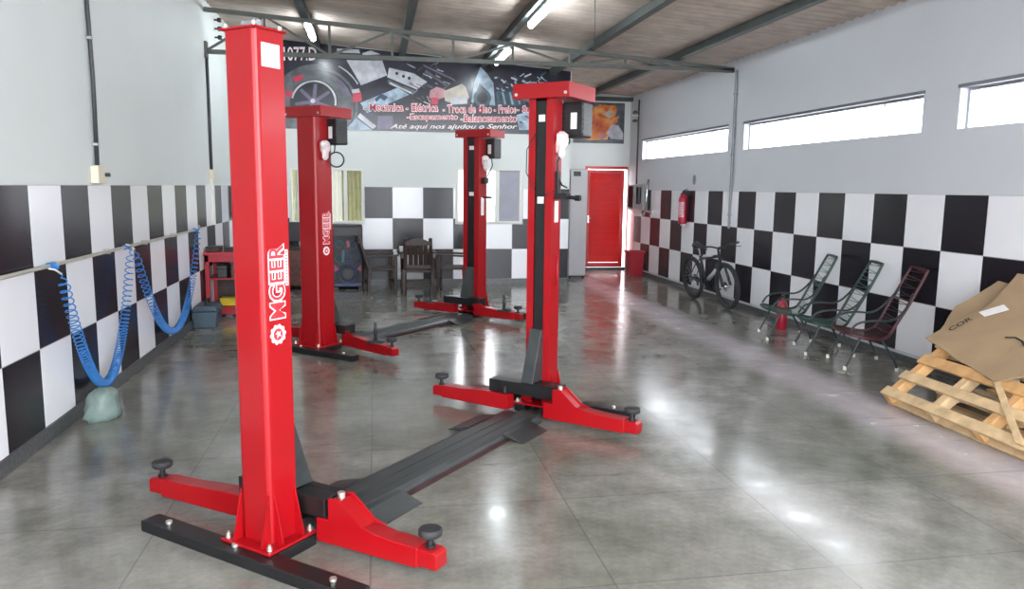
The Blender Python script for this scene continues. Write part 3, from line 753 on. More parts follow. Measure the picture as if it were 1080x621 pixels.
def coil(label, ya, za, yb, zb, ymid, zmid, x=XL+.11):
    t = thing('air_hose', label, 'air hose', (x, ya, za), 0, 'blue coiled air hoses')
    # sagging centre line (parabola-like through three points), dense turns at the bottom
    n = 1300; turns = 92; pts = []
    cl = []
    for i in range(201):
        s_ = i/200; y = ya+(yb-ya)*s_
        f = (y-ymid)/((ya if y < ymid else yb)-ymid); z = zmid+((za if y < ymid else zb)-zmid)*abs(f)**2
        cl.append(Vector((0, y-ya, z-za)))
    L = [0]
    for a, b in zip(cl, cl[1:]): L.append(L[-1]+(b-a).length)
    tot = L[-1]
    # turn density grows to the bottom
    def dens(q): return .55+1.5*math.exp(-((q-qm)/.22)**2)
    qm = min(range(201), key=lambda i: cl[i].z); qm = L[qm]/tot
    ac = [0]; K = 400
    for i in range(K): ac.append(ac[-1]+dens(i/K)/K)
    for i in range(n+1):
        q = i/n; Lq = q*tot; j = 0
        lo, hi = 0, 200
        while hi-lo > 1:
            m = (lo+hi)//2
            if L[m] <= Lq: lo = m
            else: hi = m
        f = (Lq-L[lo])/(L[hi]-L[lo]); c = cl[lo].lerp(cl[hi], f); tg = (cl[hi]-cl[lo]).normalized()
        ph = 2*PI*turns*ac[min(K, int(q*K))]/ac[-1] if False else 2*PI*turns*(ac[int(q*(K-1))]+(q*(K-1)-int(q*(K-1)))*(ac[int(q*(K-1))+1]-ac[int(q*(K-1))]))/ac[-1]
        r = .034*min(1, q*30, (1-q)*30)
        nx = Vector((1, 0, 0)); ny = tg.cross(nx)
        pts.append(c+(nx*math.cos(ph)+ny*math.sin(ph))*r)
    MB().tube(pts, .0048, 5).build('coil', BLUE, t)
    MB().tube([(-.03, -.12, .05), (-.02, -.05, .035), (0, 0, 0)], .007, 6).build('hose_end', STICK, t)
    MB().cyl((0, yb-ya, zb-za-.01), (0, yb-ya+.02, zb-za+.04), .012, 8).build('connector', CHROME, t)
    return t
coil('blue coiled air hose in a deep loop on the left wall, nearer the camera', 5.62, 1.12, 7.14, 1.16, 6.35, .18)
coil('blue coiled air hose in a deep loop on the left wall, farther from the camera', 7.24, 1.16, 9.80, 1.20, 8.5, .20)

t = thing('conduit', 'nearer dark conduit running from the roof down the left wall to a cream socket box', 'conduit', (XL+.02, 6.71, 1.75), 0)
MB().tube([(0, -.01, 2.4), (0, 0, 1.4), (.004, .02, .8), (0, .01, .125)], .017, 8).build('pipe', PVCG, t)
MB().box((-.02, -.10, -.02), (.04, .10, .12)).build('socket_box', PVCW, t, bevel=.006)
MB().cyl((.04, .06, .05), (.075, .06, .05), .016, 10).build('plug', PVCG, t)
for z in (.28, 1.1, 1.9): MB().box((-.018, -.025, z), (.02, .025, z+.02)).build('pipe_clip', ALU, t)
t = thing('conduit', 'farther dark conduit running from the truss down the left wall to a cream box', 'conduit', (XL+.02, 11.15, 1.80), 0)
MB().tube([(0, 0, 1.62), (.002, .0, .8), (0, 0, .13)], .02, 8).build('pipe', PVCG, t)
MB().box((-.02, -.07, 0), (.04, .07, .13)).build('socket_box', PVCW, t, bevel=.006)
MB().box((-.018, -.05, -.62), (.02, .05, 0)).build('white_duct', WFRAME, t)
for z, k in ((4.04, 'topmost'), (3.92, 'middle'), (3.80, 'lowest')):
    tt = thing('wall_insulator', 'small black cable insulator on the left wall above the truss end, %s of three' % k, 'insulator', (XL, 11.86, z), 0, 'wall insulators')
    MB().cyl((0, 0, 0), (.06, 0, 0), .012, 8).lathe((.07, 0, -.03), [(.02, 0), (.035, .015), (.02, .03), (.035, .045), (.02, .06)], 12).build('insulator', BLACK, tt)

# sack / tool box / workbench on the left
m = MB(); nseg = 18; vs = []; rr = random.Random(5)
prof = [(.0, 0), (.10, 0), (.12, .03), (.125, .09), (.10, .14), (.10, .18), (.05, .22), (.0, .225)]
for rad, z in prof:
    for k_ in range(nseg):
        an = 2*PI*k_/nseg; q = rad*(1+rr.uniform(-.17, .17)+.12*math.cos(3*an+z*20))
        vs.append((q*math.cos(an)*.95, q*math.sin(an)*1.25, max(0, z+rr.uniform(-.01, .012) if z > 0 else 0)))
m.add(vs, [(i*nseg+k_, i*nseg+(k_+1) % nseg, (i+1)*nseg+(k_+1) % nseg, (i+1)*nseg+k_) for i in range(len(prof)-1) for k_ in range(nseg)], 0, True)
tag(m.build('plastic_sack', BAG, None, (-2.01, 5.98, 0.0), ), 'crumpled pale green-grey plastic sack on the floor against the left wall', 'sack')

t = thing('tool_box', 'blue-grey plastic tool box on the floor beside the red workbench', 'tool box', (-2.05, 9.86, 0), math.radians(2))
MB().prism([(-.13, -.22, 0), (.12, -.22, 0), (.145, -.22, .20), (-.145, -.22, .20)], (0, .44, 0)).build('box_body', TBOX, t, bevel=.01)
MB().prism([(-.15, -.225, .202), (.15, -.225, .202), (.115, -.225, .27), (-.115, -.225, .27)], (0, .45, 0)).build('lid', TBOX, t, bevel=.012)
MB().tube([(0, -.12, .27), (0, -.11, .32), (0, .11, .32), (0, .12, .27)], .014, 8).build('handle', BLACK, t)
for y in (-.12, .12): MB().box((.136, y-.02, .17), (.158, y+.02, .235)).build('latch', BLACK, t)

t = thing('workbench', 'red metal open-shelf workbench against the left wall, half hidden by the foreground post', 'workbench', (XL+.03, 10.42, 0), 0)
bw, bd, bh = .98, .55, .86
fm = MB()
for x in (0, bw-.05):
    for y in (0, bd-.05): fm.box((x, y, 0), (x+.05, y+.05, bh-.04))
fm.box((.0, 0, bh-.13), (bw, .02, bh-.041)).box((0, .02, bh-.10), (.02, bd, bh-.041)).box((bw-.02, .02, bh-.10), (bw, bd, bh-.041)).box((.05, .01, .04), (bw-.05, .03, .12))
fm.build('frame', BIN, t, bevel=.003)
MB().box((-.01, -.02, bh-.04), (bw+.01, bd, bh)).build('bench_top', BIN, t, bevel=.004)
for z in (.12, .50): MB().box((.01, .01, z), (bw-.01, bd-.01, z+.02)).build('shelf', BIN, t)
MB().box((.012, bd-.012, .14), (bw-.012, bd-.004, bh-.05)).build('back_panel', WOODD, t)
MB().box((bw*.5-.02, .005, .14), (bw*.5+.02, .03, bh-.13)).build('divider', BIN, t)
BX = XL+.03; BY = 10.42
for i, (x, y, z, sx, sy, sz, mm, lb, nm) in enumerate([(.10, .15, .86, .16, .22, .07, WOODD, 'dark tray lying on the workbench at the wall end', 'parts_tray'), (.30, .2, .86, .15, .18, .05, BLACK, 'flat black case on the workbench beside the tray', 'tool_case'),
        (.48, .12, .86, .10, .12, .045, PINE2, 'small brown box on the workbench near the foreground post', 'small_box'), (.25, .2, .14, .2, .16, .10, YELLOW, 'yellow plastic case on the bottom shelf of the workbench', 'plastic_case'),
        (.2, .15, .52, .12, .2, .16, BLACK, 'black power tool case on the middle shelf of the workbench', 'tool_case'), (.36, .15, .52, .10, .16, .22, WOODR, 'brown canister box on the middle shelf of the workbench', 'canister')]):
    o = thing(nm, lb, nm.replace('_', ' '), (BX+x, BY+y, z), random.uniform(-.1, .1))
    MB().box((-sx/2, -sy/2, 0), (sx/2, sy/2, sz*.75)).build('case_body', mm, o, bevel=.006)
    MB().box((-sx/2-.004, -sy/2-.004, sz*.75), (sx/2+.004, sy/2+.004, sz)).build('lid', mm, o, bevel=.006)

# things at the back left seen between the posts
t = thing('monitor', 'black monitor on a dark wooden cabinet under the curtained window', 'monitor', (-1.42, 13.3, .70))
MB().box((-.12, -.08, 0), (.12, .08, .02)).cyl((0, 0, .02), (0, 0, .12), .02).build('stand', BLACK, t)
MB().box((-.24, -.03, .10), (.24, .02, .42)).build('screen', SPK, t, bevel=.008)
t = thing('low_cabinet', 'dark brown wooden cabinet at the back wall carrying a monitor', 'cabinet', (-1.42, 13.3, 0))
MB().box((-.38, -.22, .06), (.38, .22, .68)).build('cabinet_body', WOODD, t, bevel=.004)
MB().box((-.40, -.24, .68), (.40, .23, .70)).build('cabinet_top', WOODD, t)
for x in (-.355, .005): MB().box((x, -.236, .08), (x+.35, -.221, .66)).build('door', WOODR, t, bevel=.003)
for x in (-.36, .32): MB().box((x, -.2, 0), (x+.04, .2, .06)).build('leg', WOODD, t)

# sound tower
t = thing('sound_tower', 'black sound tower with blue, teal and pink rings under the curtained window', 'speaker', (-.455, 13.27, 0))
MB().box((-.245, -.19, .04), (.245, .19, 1.07)).build('cabinet', SPK, t, bevel=.015)
MB().box((-.23, -.205, .90), (.23, -.19, 1.05)).box((-.10, -.212, .86), (.10, -.205, .875)).build('control_panel', BLACK, t, bevel=.004)
def ringp(x, z, R, r, m_, nm='speaker_ring'): MB().ring((x, -.20, z), (0, 1, 0), R, r, 26, 8).build(nm, m_, t)
for x, z, R, m_ in ((-.13, .76, .06, NEONT), (.12, .76, .06, NEONB), (-.15, .52, .05, NEONT), (0, .56, .045, NEONB), (.12, .55, .09, NEONB)):
    MB().lathe((0, 0, 0), [(R*.9, 0), (R*.3, .02), (R*.2, .01)], 20); ringp(x, z, R, .010, m_)
    MB().cyl((x, -.20, z), (x, -.185, z), R*.35, 14).build('speaker_cone', BLACK, t)
ringp(0, .27, .15, .016, NEONB); MB().cyl((0, -.205, .27), (0, -.185, .27), .08, 20).build('speaker_cone', BLACK, t)
ringp(0, .27, .11, .006, BLACK)
for pts in ([(-.02, .82), (.03, .82), (.035, .72), (-.01, .70)],):
    MB().prism([(x, -.20, z) for x, z in pts], (0, .01, 0)).build('light_panel', NEONP, t)
for sg in (-1, 1): MB().prism([(sg*x, -.20, z) for x, z in [(.14, .34), (.22, .42), (.22, .30)]], (0, .01, 0)).build('light_panel', NEONP, t)
MB().prism([(x, -.20, z) for x, z in [(-.09, .66), (-.05, .66), (-.06, .46), (-.10, .46)]], (0, .01, 0)).build('light_panel', NEONT, t)
MB().box((-.22, -.20, .06), (.22, -.19, .10)).build('light_panel', NEONB, t)
for x in (-.2, .2): MB().box((x-.03, -.15, 0), (x+.03, .15, .04)).build('foot', BLACK, t)

# rustic table and chairs -------------------------------------------------
def rustic_chair(label, x, y, rz):
    t = thing('wooden_armchair', label, 'chair', (x, y, 0), rz, 'dark rustic wooden armchairs')
    # faces local +y ; back at -y
    MB().box((-.24, -.22, .37), (.24, .25, .41)).build('seat', WOODD, t, bevel=.01)
    for s_ in (-1, 1):
        MB().bar((s_*.23, .22, 0), (s_*.23, .22, .60), .055, .055).build('leg', WOODD, t, bevel=.008)
        MB().bar((s_*.23, -.22, 0), (s_*.23, -.20, .42), .055, .05).build('leg', WOODD, t, bevel=.008)
        MB().bar((s_*.21, -.20, .40), (s_*.19, -.36, .93), .055, .04).build('back_post', WOODD, t, bevel=.008)
        MB().bar((s_*.245, .27, .62), (s_*.235, -.26, .60), .07, .03).build('armrest', WOODD, t, bevel=.008)
    sl = MB()
    for i, q in enumerate((-.12, -.04, .04, .12)): sl.bar((q, -.215, .46), (q*.95, -.345, .88), .068, .018, up=(0, 1, 0))
    sl.build('back_slats', WOODD, t)
    cr = MB(); n = 10
    cr.prism([(-.20+.40*i/n, -.375, .86+.065*math.sin(PI*i/n)) for i in range(n+1)] + [(.20, -.375, .82), (-.20, -.375, .82)], (0, .035, 0)); cr.build('crest_rail', WOODD, t)
    MB().bar((-.2, -.23, .47), (.2, -.23, .47), .03, .05).bar((-.21, .22, .18), (.21, .22, .18), .03, .04).bar((-.21, -.21, .16), (.21, -.21, .16), .03, .04).build('stretcher', WOODD, t)
    return t
rustic_chair('dark rustic wooden armchair in front of the table, its back to the camera', .69, 12.44, math.radians(-4))
rustic_chair('dark rustic wooden armchair at the left end of the table, beside the sound tower', .07, 12.74, math.radians(-82))
rustic_chair('dark rustic wooden armchair at the right end of the table, behind the farthest lift post', 1.28, 12.85, math.radians(80))
t = thing('rustic_table', 'dark rustic wooden table between the armchairs in front of the back wall', 'table', (.70, 13.12, 0))
MB().box((-.33, -.27, .60), (.33, .30, .645)).build('table_top', WOODD, t, bevel=.01)
for x in (-.25, .25):
    MB().bar((x, -.2, 0), (x, .22, .60), .07, .05, up=(1,0,0)).build('leg', WOODD, t); MB().bar((x, .22, 0), (x, -.2, .60), .05, .04, up=(1,0,0)).build('leg', WOODD, t)
MB().bar((-.25, 0, .3), (.25, 0, .3), .05, .05).build('stretcher', WOODD, t)
t = thing('cooking_pot', 'black covered pot standing on the rustic table', 'pot', (.58, 13.08, .645))
MB().lathe((0, 0, 0), [(.08, 0), (.10, .03), (.10, .12), (.09, .125)], 20).build('pot_body', SPK, t)
MB().lathe((0, 0, .125), [(.10, 0), (.07, .03), (.02, .045)], 20).build('lid', SPK, t)
t = thing('paper_cup', 'small white cup on the rustic table beside the pot', 'cup', (.43, 13.0, .645))
MB().lathe((0, 0, 0), [(.025, 0), (.034, .09), (.03, .09), (.022, .006)], 16).build('cup', PAPER, t)

# ------------------------------------------------------------------ right side
# tall grey cabinet beside the red door
t = thing('tall_cabinet', 'tall narrow light grey metal cabinet on black feet left of the red door', 'cabinet', (3.83, 14.45, 0))
MB().box((-.17, -.19, .06), (.17, .22, 2.09)).build('cabinet_body', CABGREY, t, bevel=.008)
MB().box((-.165, -.205, .08), (.165, -.191, 2.07)).build('door', CABGREY, t, bevel=.006)
MB().box((-.11, -.212, 1.96), (.03, -.2055, 2.05)).build('vent_label', BLACK, t)
for x in (-.13, .13):
    for y in (-.14, .17): MB().cyl((x, y, 0), (x, y, .06), .022, 10).build('foot', BLACK, t)
MB().box((-.16, -.17, .03), (.16, -.15, .06)).build('kick_plate', BLACK, t)

t = thing('waste_bin', 'dark red open bin on the floor in the corner right of the red door', 'bin', (5.19, 14.85, 0))
bn = MB(); a_, b_ = .155, .18
for (z0, z1, k0, k1) in ((0, .46, .88, 1.0),):
    o_ = [(-a_, -a_), (a_, -a_), (a_, a_), (-a_, a_)]
    vo = [(x*k0, y*k0, z0) for x, y in o_]+[(x*k1, y*k1, z1) for x, y in o_]+[(x*k1*.92, y*k1*.92, z1) for x, y in o_]+[(x*k0*.9, y*k0*.9, z0+.02) for x, y in o_]
    fs_ = [(3,2,1,0)]
    for i in range(4):
        j_ = (i+1) % 4; fs_ += [(i, j_, 4+j_, 4+i), (4+i, 4+j_, 8+j_, 8+i), (8+i, 8+j_, 12+j_, 12+i)]
    fs_.append((12, 13, 14, 15)); bn.add(vo, fs_)
bn.build('bin_body', BIN, t, bevel=.006)
MB().box((-.17, -.17, .455), (.17, -.143, .49)).box((-.17, .143, .455), (.17, .17, .49)).box((-.17, -.143, .455), (-.143, .143, .49)).box((.143, -.143, .455), (.17, .143, .49)).build('rim', BIN, t)

# meters and pipes on the far right wall
t = thing('meter_box', 'grey wall box with dark window high beside the red door, farther one', 'meter box', (XR, 15.38, 1.30))
MB().box((-.11, -.13, .02), (0, .16, .52)).build('housing', CABGREY, t, bevel=.008); MB().box((-.13, -.11, .05), (-.111, .14, .49)).build('dark_window', BLACK, t)
t = thing('meter_box', 'grey wall box with dark window on the right wall, nearer to the extinguisher', 'meter box', (XR, 14.82, 1.31))
MB().box((-.11, -.16, .0), (0, .18, .52)).build('housing', CABGREY, t, bevel=.008); MB().cyl((-.14, 0, .12), (-.14, 0, .46), .055, 16).build('dark_gauge', BLACK, t)
t = thing('pipe_bracket', 'silver bent pipe bracket standing out from the right wall beside the meter boxes', 'bracket', (XR, 14.45, 1.18))
MB().tube([(0, 0, .10), (-.12, -.01, .12), (-.12, 0, .40), (-.10, -.06, .74)], .024, 10).tube([(-.12, 0, .12), (-.14, .1, .04), (-.14, .2, .02)], .018, 8).build('bent_pipe', CHROME, t)
MB().box((-.02, -.05, .05), (0, .05, .16)).build('wall_plate', CHROME, t)
t = thing('conduit', 'dark vertical pipe with valves on the right wall beside the orange picture', 'conduit', (XR-.04, 15.28, 1.83))
MB().tube([(0, 0, 0), (0, 0, 1.2), (0, .0, 1.7)], .018, 8).build('pipe', PVCG, t)
for z in (1.28, 1.45): MB().cyl((0, 0, z), (-.09, -.02, z), .022, 10).cyl((-.09, -.05, z), (-.09, .04, z), .03, 10).build('valve', PVCG, t)
MB().cyl((-.02, -.02, 1.38), (-.16, -.05, 1.38), .014, 8).build('spout', STICK, t)
t = thing('conduit', 'thin grey vertical conduit on the right wall between the first two windows', 'conduit', (XR-.03, 11.0, 1.15))
GCON = mat('grey_metal_conduit', (.22, .23, .25), .5, .3, .08, 8)
MB().cyl((0, 0, 0), (0, 0, 2.36), .02, 8).build('pipe', GCON, t)
for z in (.2, 1.1, 2.0): MB().box((-.022, -.03, z), (.018, .03, z+.02)).build('pipe_clip', GCON, t)

t = thing('fire_extinguisher', 'red fire extinguisher hanging on the right wall above the bicycle', 'fire extinguisher', (XR-.095, 12.66, 1.14))
MB().lathe((0, 0, 0), [(.03, 0), (.073, .006), (.078, .03), (.078, .42), (.065, .47), (.03, .50), (.024, .52)], 22).build('cylinder', EXT, t)
MB().cyl((0, 0, .52), (0, 0, .56), .022, 10).bar((-.02, -.02, .57), (.02, -.12, .60), .02, .012).bar((-.02, -.02, .56), (.02, -.11, .56), .02, .01).build('valve_handle', BLACK, t)
MB().tube([(0, .03, .54), (0, .10, .52), (-.01, .115, .40), (-.01, .10, .15), (-.01, .085, .05)], .010, 8).build('hose', BLACK, t)
MB().box((.076, -.04, .1), (.088, .04, .5)).box((.0, -.03, .49), (.09, .03, .5)).build('wall_bracket', BLACK, t)
lb = MB(); n = 12; vs = []
for i in range(n+1):
    an = math.radians(150+110*i/n); vs += [(.0792*math.cos(an), .0792*math.sin(an), .12), (.0792*math.cos(an), .0792*math.sin(an), .38)]
lb.add(vs, [(2*i, 2*i+2, 2*i+3, 2*i+1) for i in range(n)], 0, True); lb.build('label', mat('pink_white_label', (.6, .30, .34), .4, 0, .4, 30), t)
MB().box((-.025, -.08, -.03), (.03, .02, -.005)).build('tag', STICK, t)
o = MB(); o.add([(0, .055*math.cos(2*PI*k/20), .085*math.sin(2*PI*k/20)) for k in range(20)]+[(-.02, .05*math.cos(2*PI*k/20), .08*math.sin(2*PI*k/20)) for k in range(20)], [[20+k for k in range(20)]]+[(k, (k+1) % 20, 20+(k+1) % 20, 20+k) for k in range(20)])
tag(o.build('wall_bell', GCON, None, (XR-.001, 12.42, 1.90)), 'small grey oval box on the right wall above the fire extinguisher', 'wall box')

# mountain bike ----------------------------------------------------------
lean = math.radians(5)
t = thing('bicycle', 'black and white mountain bike leaning against the right wall under the extinguisher', 'bicycle', (5.06, 10.93, 0), math.radians(-90+3))
t.rotation_euler = (lean*0+0, 0, math.radians(-87))
# local x: towards the front wheel (camera side), y: sideways, z up; whole bike leans to the wall
Mx = Matrix.Rotation(math.radians(6), 4, 'X')
def LP(p): return Mx @ Vector(p)
BK = mat('matt_black_bike_paint', (.015, .016, .02), .4, 0, .2, 10); BKW = mat('white_bike_decal', (.55, .55, .6), .4, 0, .05, 10)
R = .345; fw, rw = (.56, 0, R), (-.54, 0, R)
for cx, nm in ((fw, 'front_wheel'), (rw, 'rear_wheel')):
    wmb = MB(); cxv = LP(cx); ax = Mx.to_3x3() @ Vector((0, 1, 0))
    wmb.ring(cxv, ax, R-.032, .033, 44, 10)
    wh = wmb.build(nm, RUBBER, t)
    MB().ring(cxv, ax, R-.062, .011, 44, 6).build('rim', BLACK, wh)
    sp = MB(); a1 = ax.orthogonal().normalized(); a2_ = ax.cross(a1)
    for k in range(24):
        an = 2*PI*k/24; e_ = cxv+(a1*math.cos(an)+a2_*math.sin(an))*(R-.065); h_ = cxv+(a1*math.cos(an+1.2)+a2_*math.sin(an+1.2))*.02+ax*(.02 if k % 2 else -.02)
        sp.tube([h_, e_], .0012, 4)
    sp.build('spokes', ALU, wh)
    MB().cyl(cxv-ax*.05, cxv+ax*.05, .02, 12).cyl(cxv-ax*.032, cxv-ax*.029, .07, 20).build('hub', CHROME, wh)
bbk, st, hd0, hd1 = (-.10, 0, .31), (-.24, 0, .72), (.36, 0, .80), (.395, 0, .67)
fr_ = MB()
fr_.tube([LP(bbk), LP(st)], .022, 8).tube([LP((st[0]+.01, 0, .68)), LP((.365, 0, .775))], .024, 8).tube([LP(bbk), LP(hd1)], .03, 8).tube([LP(hd0), LP(hd1)], .024, 8)
for s_ in (-1, 1):
    fr_.tube([LP((bbk[0], .02*s_, .31)), LP((-.3, .05*s_, .33)), LP((rw[0], .06*s_, R))], .011, 6)
    fr_.tube([LP((st[0]+.015, .015*s_, .68)), LP((-.34, .045*s_, .58)), LP((rw[0], .06*s_, R))], .009, 6)
fr_.build('frame', BK, t)
MB().tube([LP((bbk[0]+.10, .0, .385)), LP((.28, 0, .575))], .0315, 8).tube([LP((-.12, 0, .725)), LP((.2, 0, .757))], .0247, 8).build('frame_decal', BKW, t)
fk = MB().tube([LP((.39, -.06, .66)), LP((.39, .06, .66))], .018, 8)
for s_ in (-1, 1): fk.tube([LP((.39, .06*s_, .67)), LP((.46, .062*s_, .52))], .018, 8); fk.tube([LP((.46, .062*s_, .52)), LP((.555, .062*s_, R))], .022, 8)
fk.build('fork', BK, t)
hb = MB().tube([LP((.36, 0, .80)), LP((.345, 0, .86)), LP((.40, 0, .90))], .018, 8)
hb.tube([LP((.36, -.33, .94)), LP((.39, -.15, .93)), LP((.41, -.05, .90)), LP((.41, .05, .90)), LP((.39, .15, .93)), LP((.36, .33, .94))], .012, 8)
for s_ in (-1, 1): hb.tube([LP((.36, .33*s_, .94)), LP((.375, .21*s_, .935))], .017, 8); hb.tube([LP((.39, .2*s_, .92)), LP((.46, .24*s_, .90)), LP((.46, .31*s_, .89))], .006, 6)
hb.build('handlebar', BK, t)
sd = MB().tube([LP(st), LP((-.275, 0, .84))], .014, 8)
sd.build('seat_post', ALU, t)
sdl = MB(); sdl.tube([LP((-.42, 0, .875)), LP((-.36, 0, .88)), LP((-.27, 0, .875)), LP((-.18, 0, .875)), LP((-.13, 0, .865))], [.05, .062, .04, .024, .012], 10); sdl.build('saddle', BK, t)
ck = MB(); c0 = LP((bbk[0], .06, .31)); ax = Mx.to_3x3() @ Vector((0, 1, 0)); ck.cyl(c0-ax*.02, c0-ax*.016, .085, 28).cyl(LP((bbk[0], -.08, .31)), LP((bbk[0], .08, .31)), .018, 10)
ck.bar(LP((bbk[0], .075, .31)), LP((bbk[0]+.14, .075, .22)), .014, .025).bar(LP((bbk[0], -.075, .31)), LP((bbk[0]-.14, -.075, .40)), .014, .025)
for p_ in (LP((bbk[0]+.14, .12, .22)), LP((bbk[0]-.14, -.12, .40))): ck.cbox(p_, (.09, .08, .022))
ck.build('crankset', BK, t)
MB().tube([LP((bbk[0], .04, .393)), LP((rw[0], .04, R+.045))], .004, 4).tube([LP((bbk[0], .04, .227)), LP((rw[0], .04, R-.05))], .004, 4).build('chain', BLACK, t)
cs = MB(); c0 = LP((rw[0], .035, R))
for i, rr_ in enumerate((.055, .045, .035)): cs.cyl(c0+ax*(.004*i), c0+ax*(.004*i+.002), rr_, 20)
cs.bar(LP((rw[0]+.02, .05, R-.02)), LP((rw[0]+.07, .05, R-.13)), .012, .03).build('derailleur', BLACK, t)
MB().tube([LP((.41, .08, .91)), LP((.50, .05, .86)), LP((.44, .03, .74)), LP((.36, .03, .72))], .004, 5).tube([LP((.41, -.08, .91)), LP((.52, -.05, .84)), LP((.46, -.06, .66)), LP((.50, -.07, .5))], .004, 5).build('brake_cables', BLACK, t)

# string lounge chairs --------------------------------------------------------
def string_chair(label, x, y, rz, fm_, sm_):
    t = thing('string_lounge_chair', label, 'lounge chair', (x, y, 0), rz, 'string lounge chairs along the right wall')
    # front towards -x, back towards +x
    def bez(P, n=10):
        out = []; P = [Vector(p) for p in P]
        Q = [P[0]*2-P[1]] + P + [P[-1]*2-P[-2]]
        for i in range(1, len(Q)-2):
            for k_ in range(n):
                f = k_/n; a, b, c_, d_ = Q[i-1], Q[i], Q[i+1], Q[i+2]
                out.append(.5*((2*b)+(-a+c_)*f+(2*a-5*b+4*c_-d_)*f*f+(-a+3*b-3*c_+d_)*f**3))
        out.append(P[-1]); return out
    # body loop: down one side of the back, round the seat, up the other side
    hb_, hs = .20, .26
    side = lambda s_: [(.44, s_*.165, .985), (.43, s_*.195, .955), (.30, s_*(hb_+.015), .68), (.16, s_*.20, .40), (.10, s_*.225, .325), (0, s_*hs, .305), (-.16, s_*hs, .33), (-.27, s_*.21, .355), (-.315, s_*.10, .365)]
    loop = bez(side(1)+[tuple((p[0], -p[1], p[2])) for p in side(-1)][:0]+[(-.322, 0, .367)], 8)
    L1 = bez(side(1)+[(-.322, 0, .367)]+side(-1)[::-1]+[(.445, 0, .99)], 8)
    MB().tube(L1, .0145, 8, closed=True).build('body_frame', fm_, t)
    # strings across, pairwise
    sm = MB()
    S = bez(side(1), 12); n = len(S)
    # resample by length
    Ls = [0]
    for a, b in zip(S, S[1:]): Ls.append(Ls[-1]+(b-a).length)
    def at(q):
        l = q*Ls[-1]
        for i in range(len(Ls)-1):
            if Ls[i+1] >= l: f = (l-Ls[i])/max(1e-6, Ls[i+1]-Ls[i]); return S[i].lerp(S[i+1], f)
        return S[-1]
    N = 58
    for i in range(N):
        q = (i+1)/(N+1)
        if q < .50 and i % 2: continue
        a = at(q); q2 = min(1, q+(.016 if i % 4 < 2 else -.016)) if q < .5 else q
        b = at(q2); b = Vector((b.x, -b.y, b.z)); m_ = (a+b)/2; m_.z -= .015 if q > .5 else .004
        sm.tube([a, m_, b], .0042, 5)
    sm.build('strings', sm_, t)
    MB().tube([(.30, -.21, .68), (.30, .21, .68)], .008, 6).build('cross_bar', fm_, t); MB().tube([(.13, -.215, .36), (.13, .215, .36)], .009, 6).build('cross_bar', fm_, t)
    for s_ in (-1, 1):
        MB().tube(bez([(.33, s_*.185, .76), (.24, s_*.24, .60), (.12, s_*.265, .50), (-.06, s_*.275, .495), (-.20, s_*.27, .46), (-.27, s_*.27, .37)], 6), .011, 8).build('armrest', DKG, t)
        for nm, P in (('leg', [(-.16, s_*.255, .325), (-.20, s_*.265, .22), (-.25, s_*.27, .10), (-.29, s_*.275, .012)]), ('leg', [(.04, s_*.245, .31), (.10, s_*.26, .22), (.17, s_*.28, .10), (.20, s_*.27, .012)])):
            lg = MB().tube(bez(P, 5), .011, 8).build(nm, DKG, t)
            MB().cyl((P[-1][0], P[-1][1], 0), (P[-1][0]-.003, P[-1][1], .035), .016, 10).build('foot_cap', CAPW, lg)
    MB().tube([(-.20, -.265, .22), (-.20, .265, .22)], .008, 6).build('leg_brace', DKG, t)
    return t
string_chair('dark green string lounge chair nearest the bicycle', 4.86, 8.30, math.radians(-18), GREEN, GREENL)
string_chair('dark green string lounge chair between the other green one and the maroon one', 4.87, 7.50, math.radians(-18), GREEN, GREENL)
string_chair('maroon string lounge chair nearest the wooden pallet', 4.88, 6.84, math.radians(-16), MAROON, MAROON)

t = thing('fire_extinguisher', 'small red fire extinguisher standing on the floor behind the first green chair', 'fire extinguisher', (5.04, 8.78, 0))
MB().lathe((0, 0, 0), [(.06, 0), (.066, .01), (.066, .30), (.05, .345), (.02, .37), (.016, .40)], 20).build('cylinder', EXT, t)
MB().cyl((0, 0, .40), (0, 0, .43), .02, 10).bar((-.02, 0, .44), (.07, -.03, .46), .02, .012).build('valve_handle', BLACK, t)
MB().tube([(0, .02, .41), (-.03, .07, .38), (-.03, .075, .2), (-.02, .07, .1)], .008, 6).build('hose', BLACK, t)

# pallets and cardboard ---------------------------------------------------------
def pallet(t, W_, D_, boards, gap_mats, thick=.10, stringers=3, seed=1):
    """deck in local xy (x up the slope, y along), built of separate boards; z up from the underside"""
    rr = random.Random(seed)
    # stringers run along x under the deck boards
    for i in range(stringers):
        y = .04+(D_-.08)*i/(stringers-1)
        MB().box((0.0, y-.035, .022), (W_, y+.035, thick-.022)).build('stringer', gap_mats[i % 2], t, bevel=.003)
    for (x, w_, mi) in boards:
        MB().box((x, -.01+rr.uniform(-.01, .01), thick-.0215), (x+w_, D_+.01, thick)).build('deck_board', gap_mats[mi], t, bevel=.002)
    for x in (0.0, W_*.5-.045, W_-.09):
        MB().box((x, 0, 0), (x+.09, D_, .0215)).build('bottom_board', gap_mats[0], t, bevel=.002)
t = thing('wooden_pallet', 'pale pine pallet lying flat on the floor under the tilted one', 'pallet', (4.56, 4.05, 0), 0, 'pine pallets by the right wall')
pallet(t, .74, 1.40, [(0, .09, 0), (.16, .09, 1), (.32, .09, 0), (.48, .09, 1), (.65, .09, 0)], [PINE, PINE2], .11, 3, 4)
PT = thing('wooden_pallet', 'pale pine slatted pallet propped at a slant with its low edge on the floor', 'pallet', (4.17, 3.98, 0.0), 0, 'pine pallets by the right wall')
PT.rotation_euler = (0, math.radians(-38.5), 0)
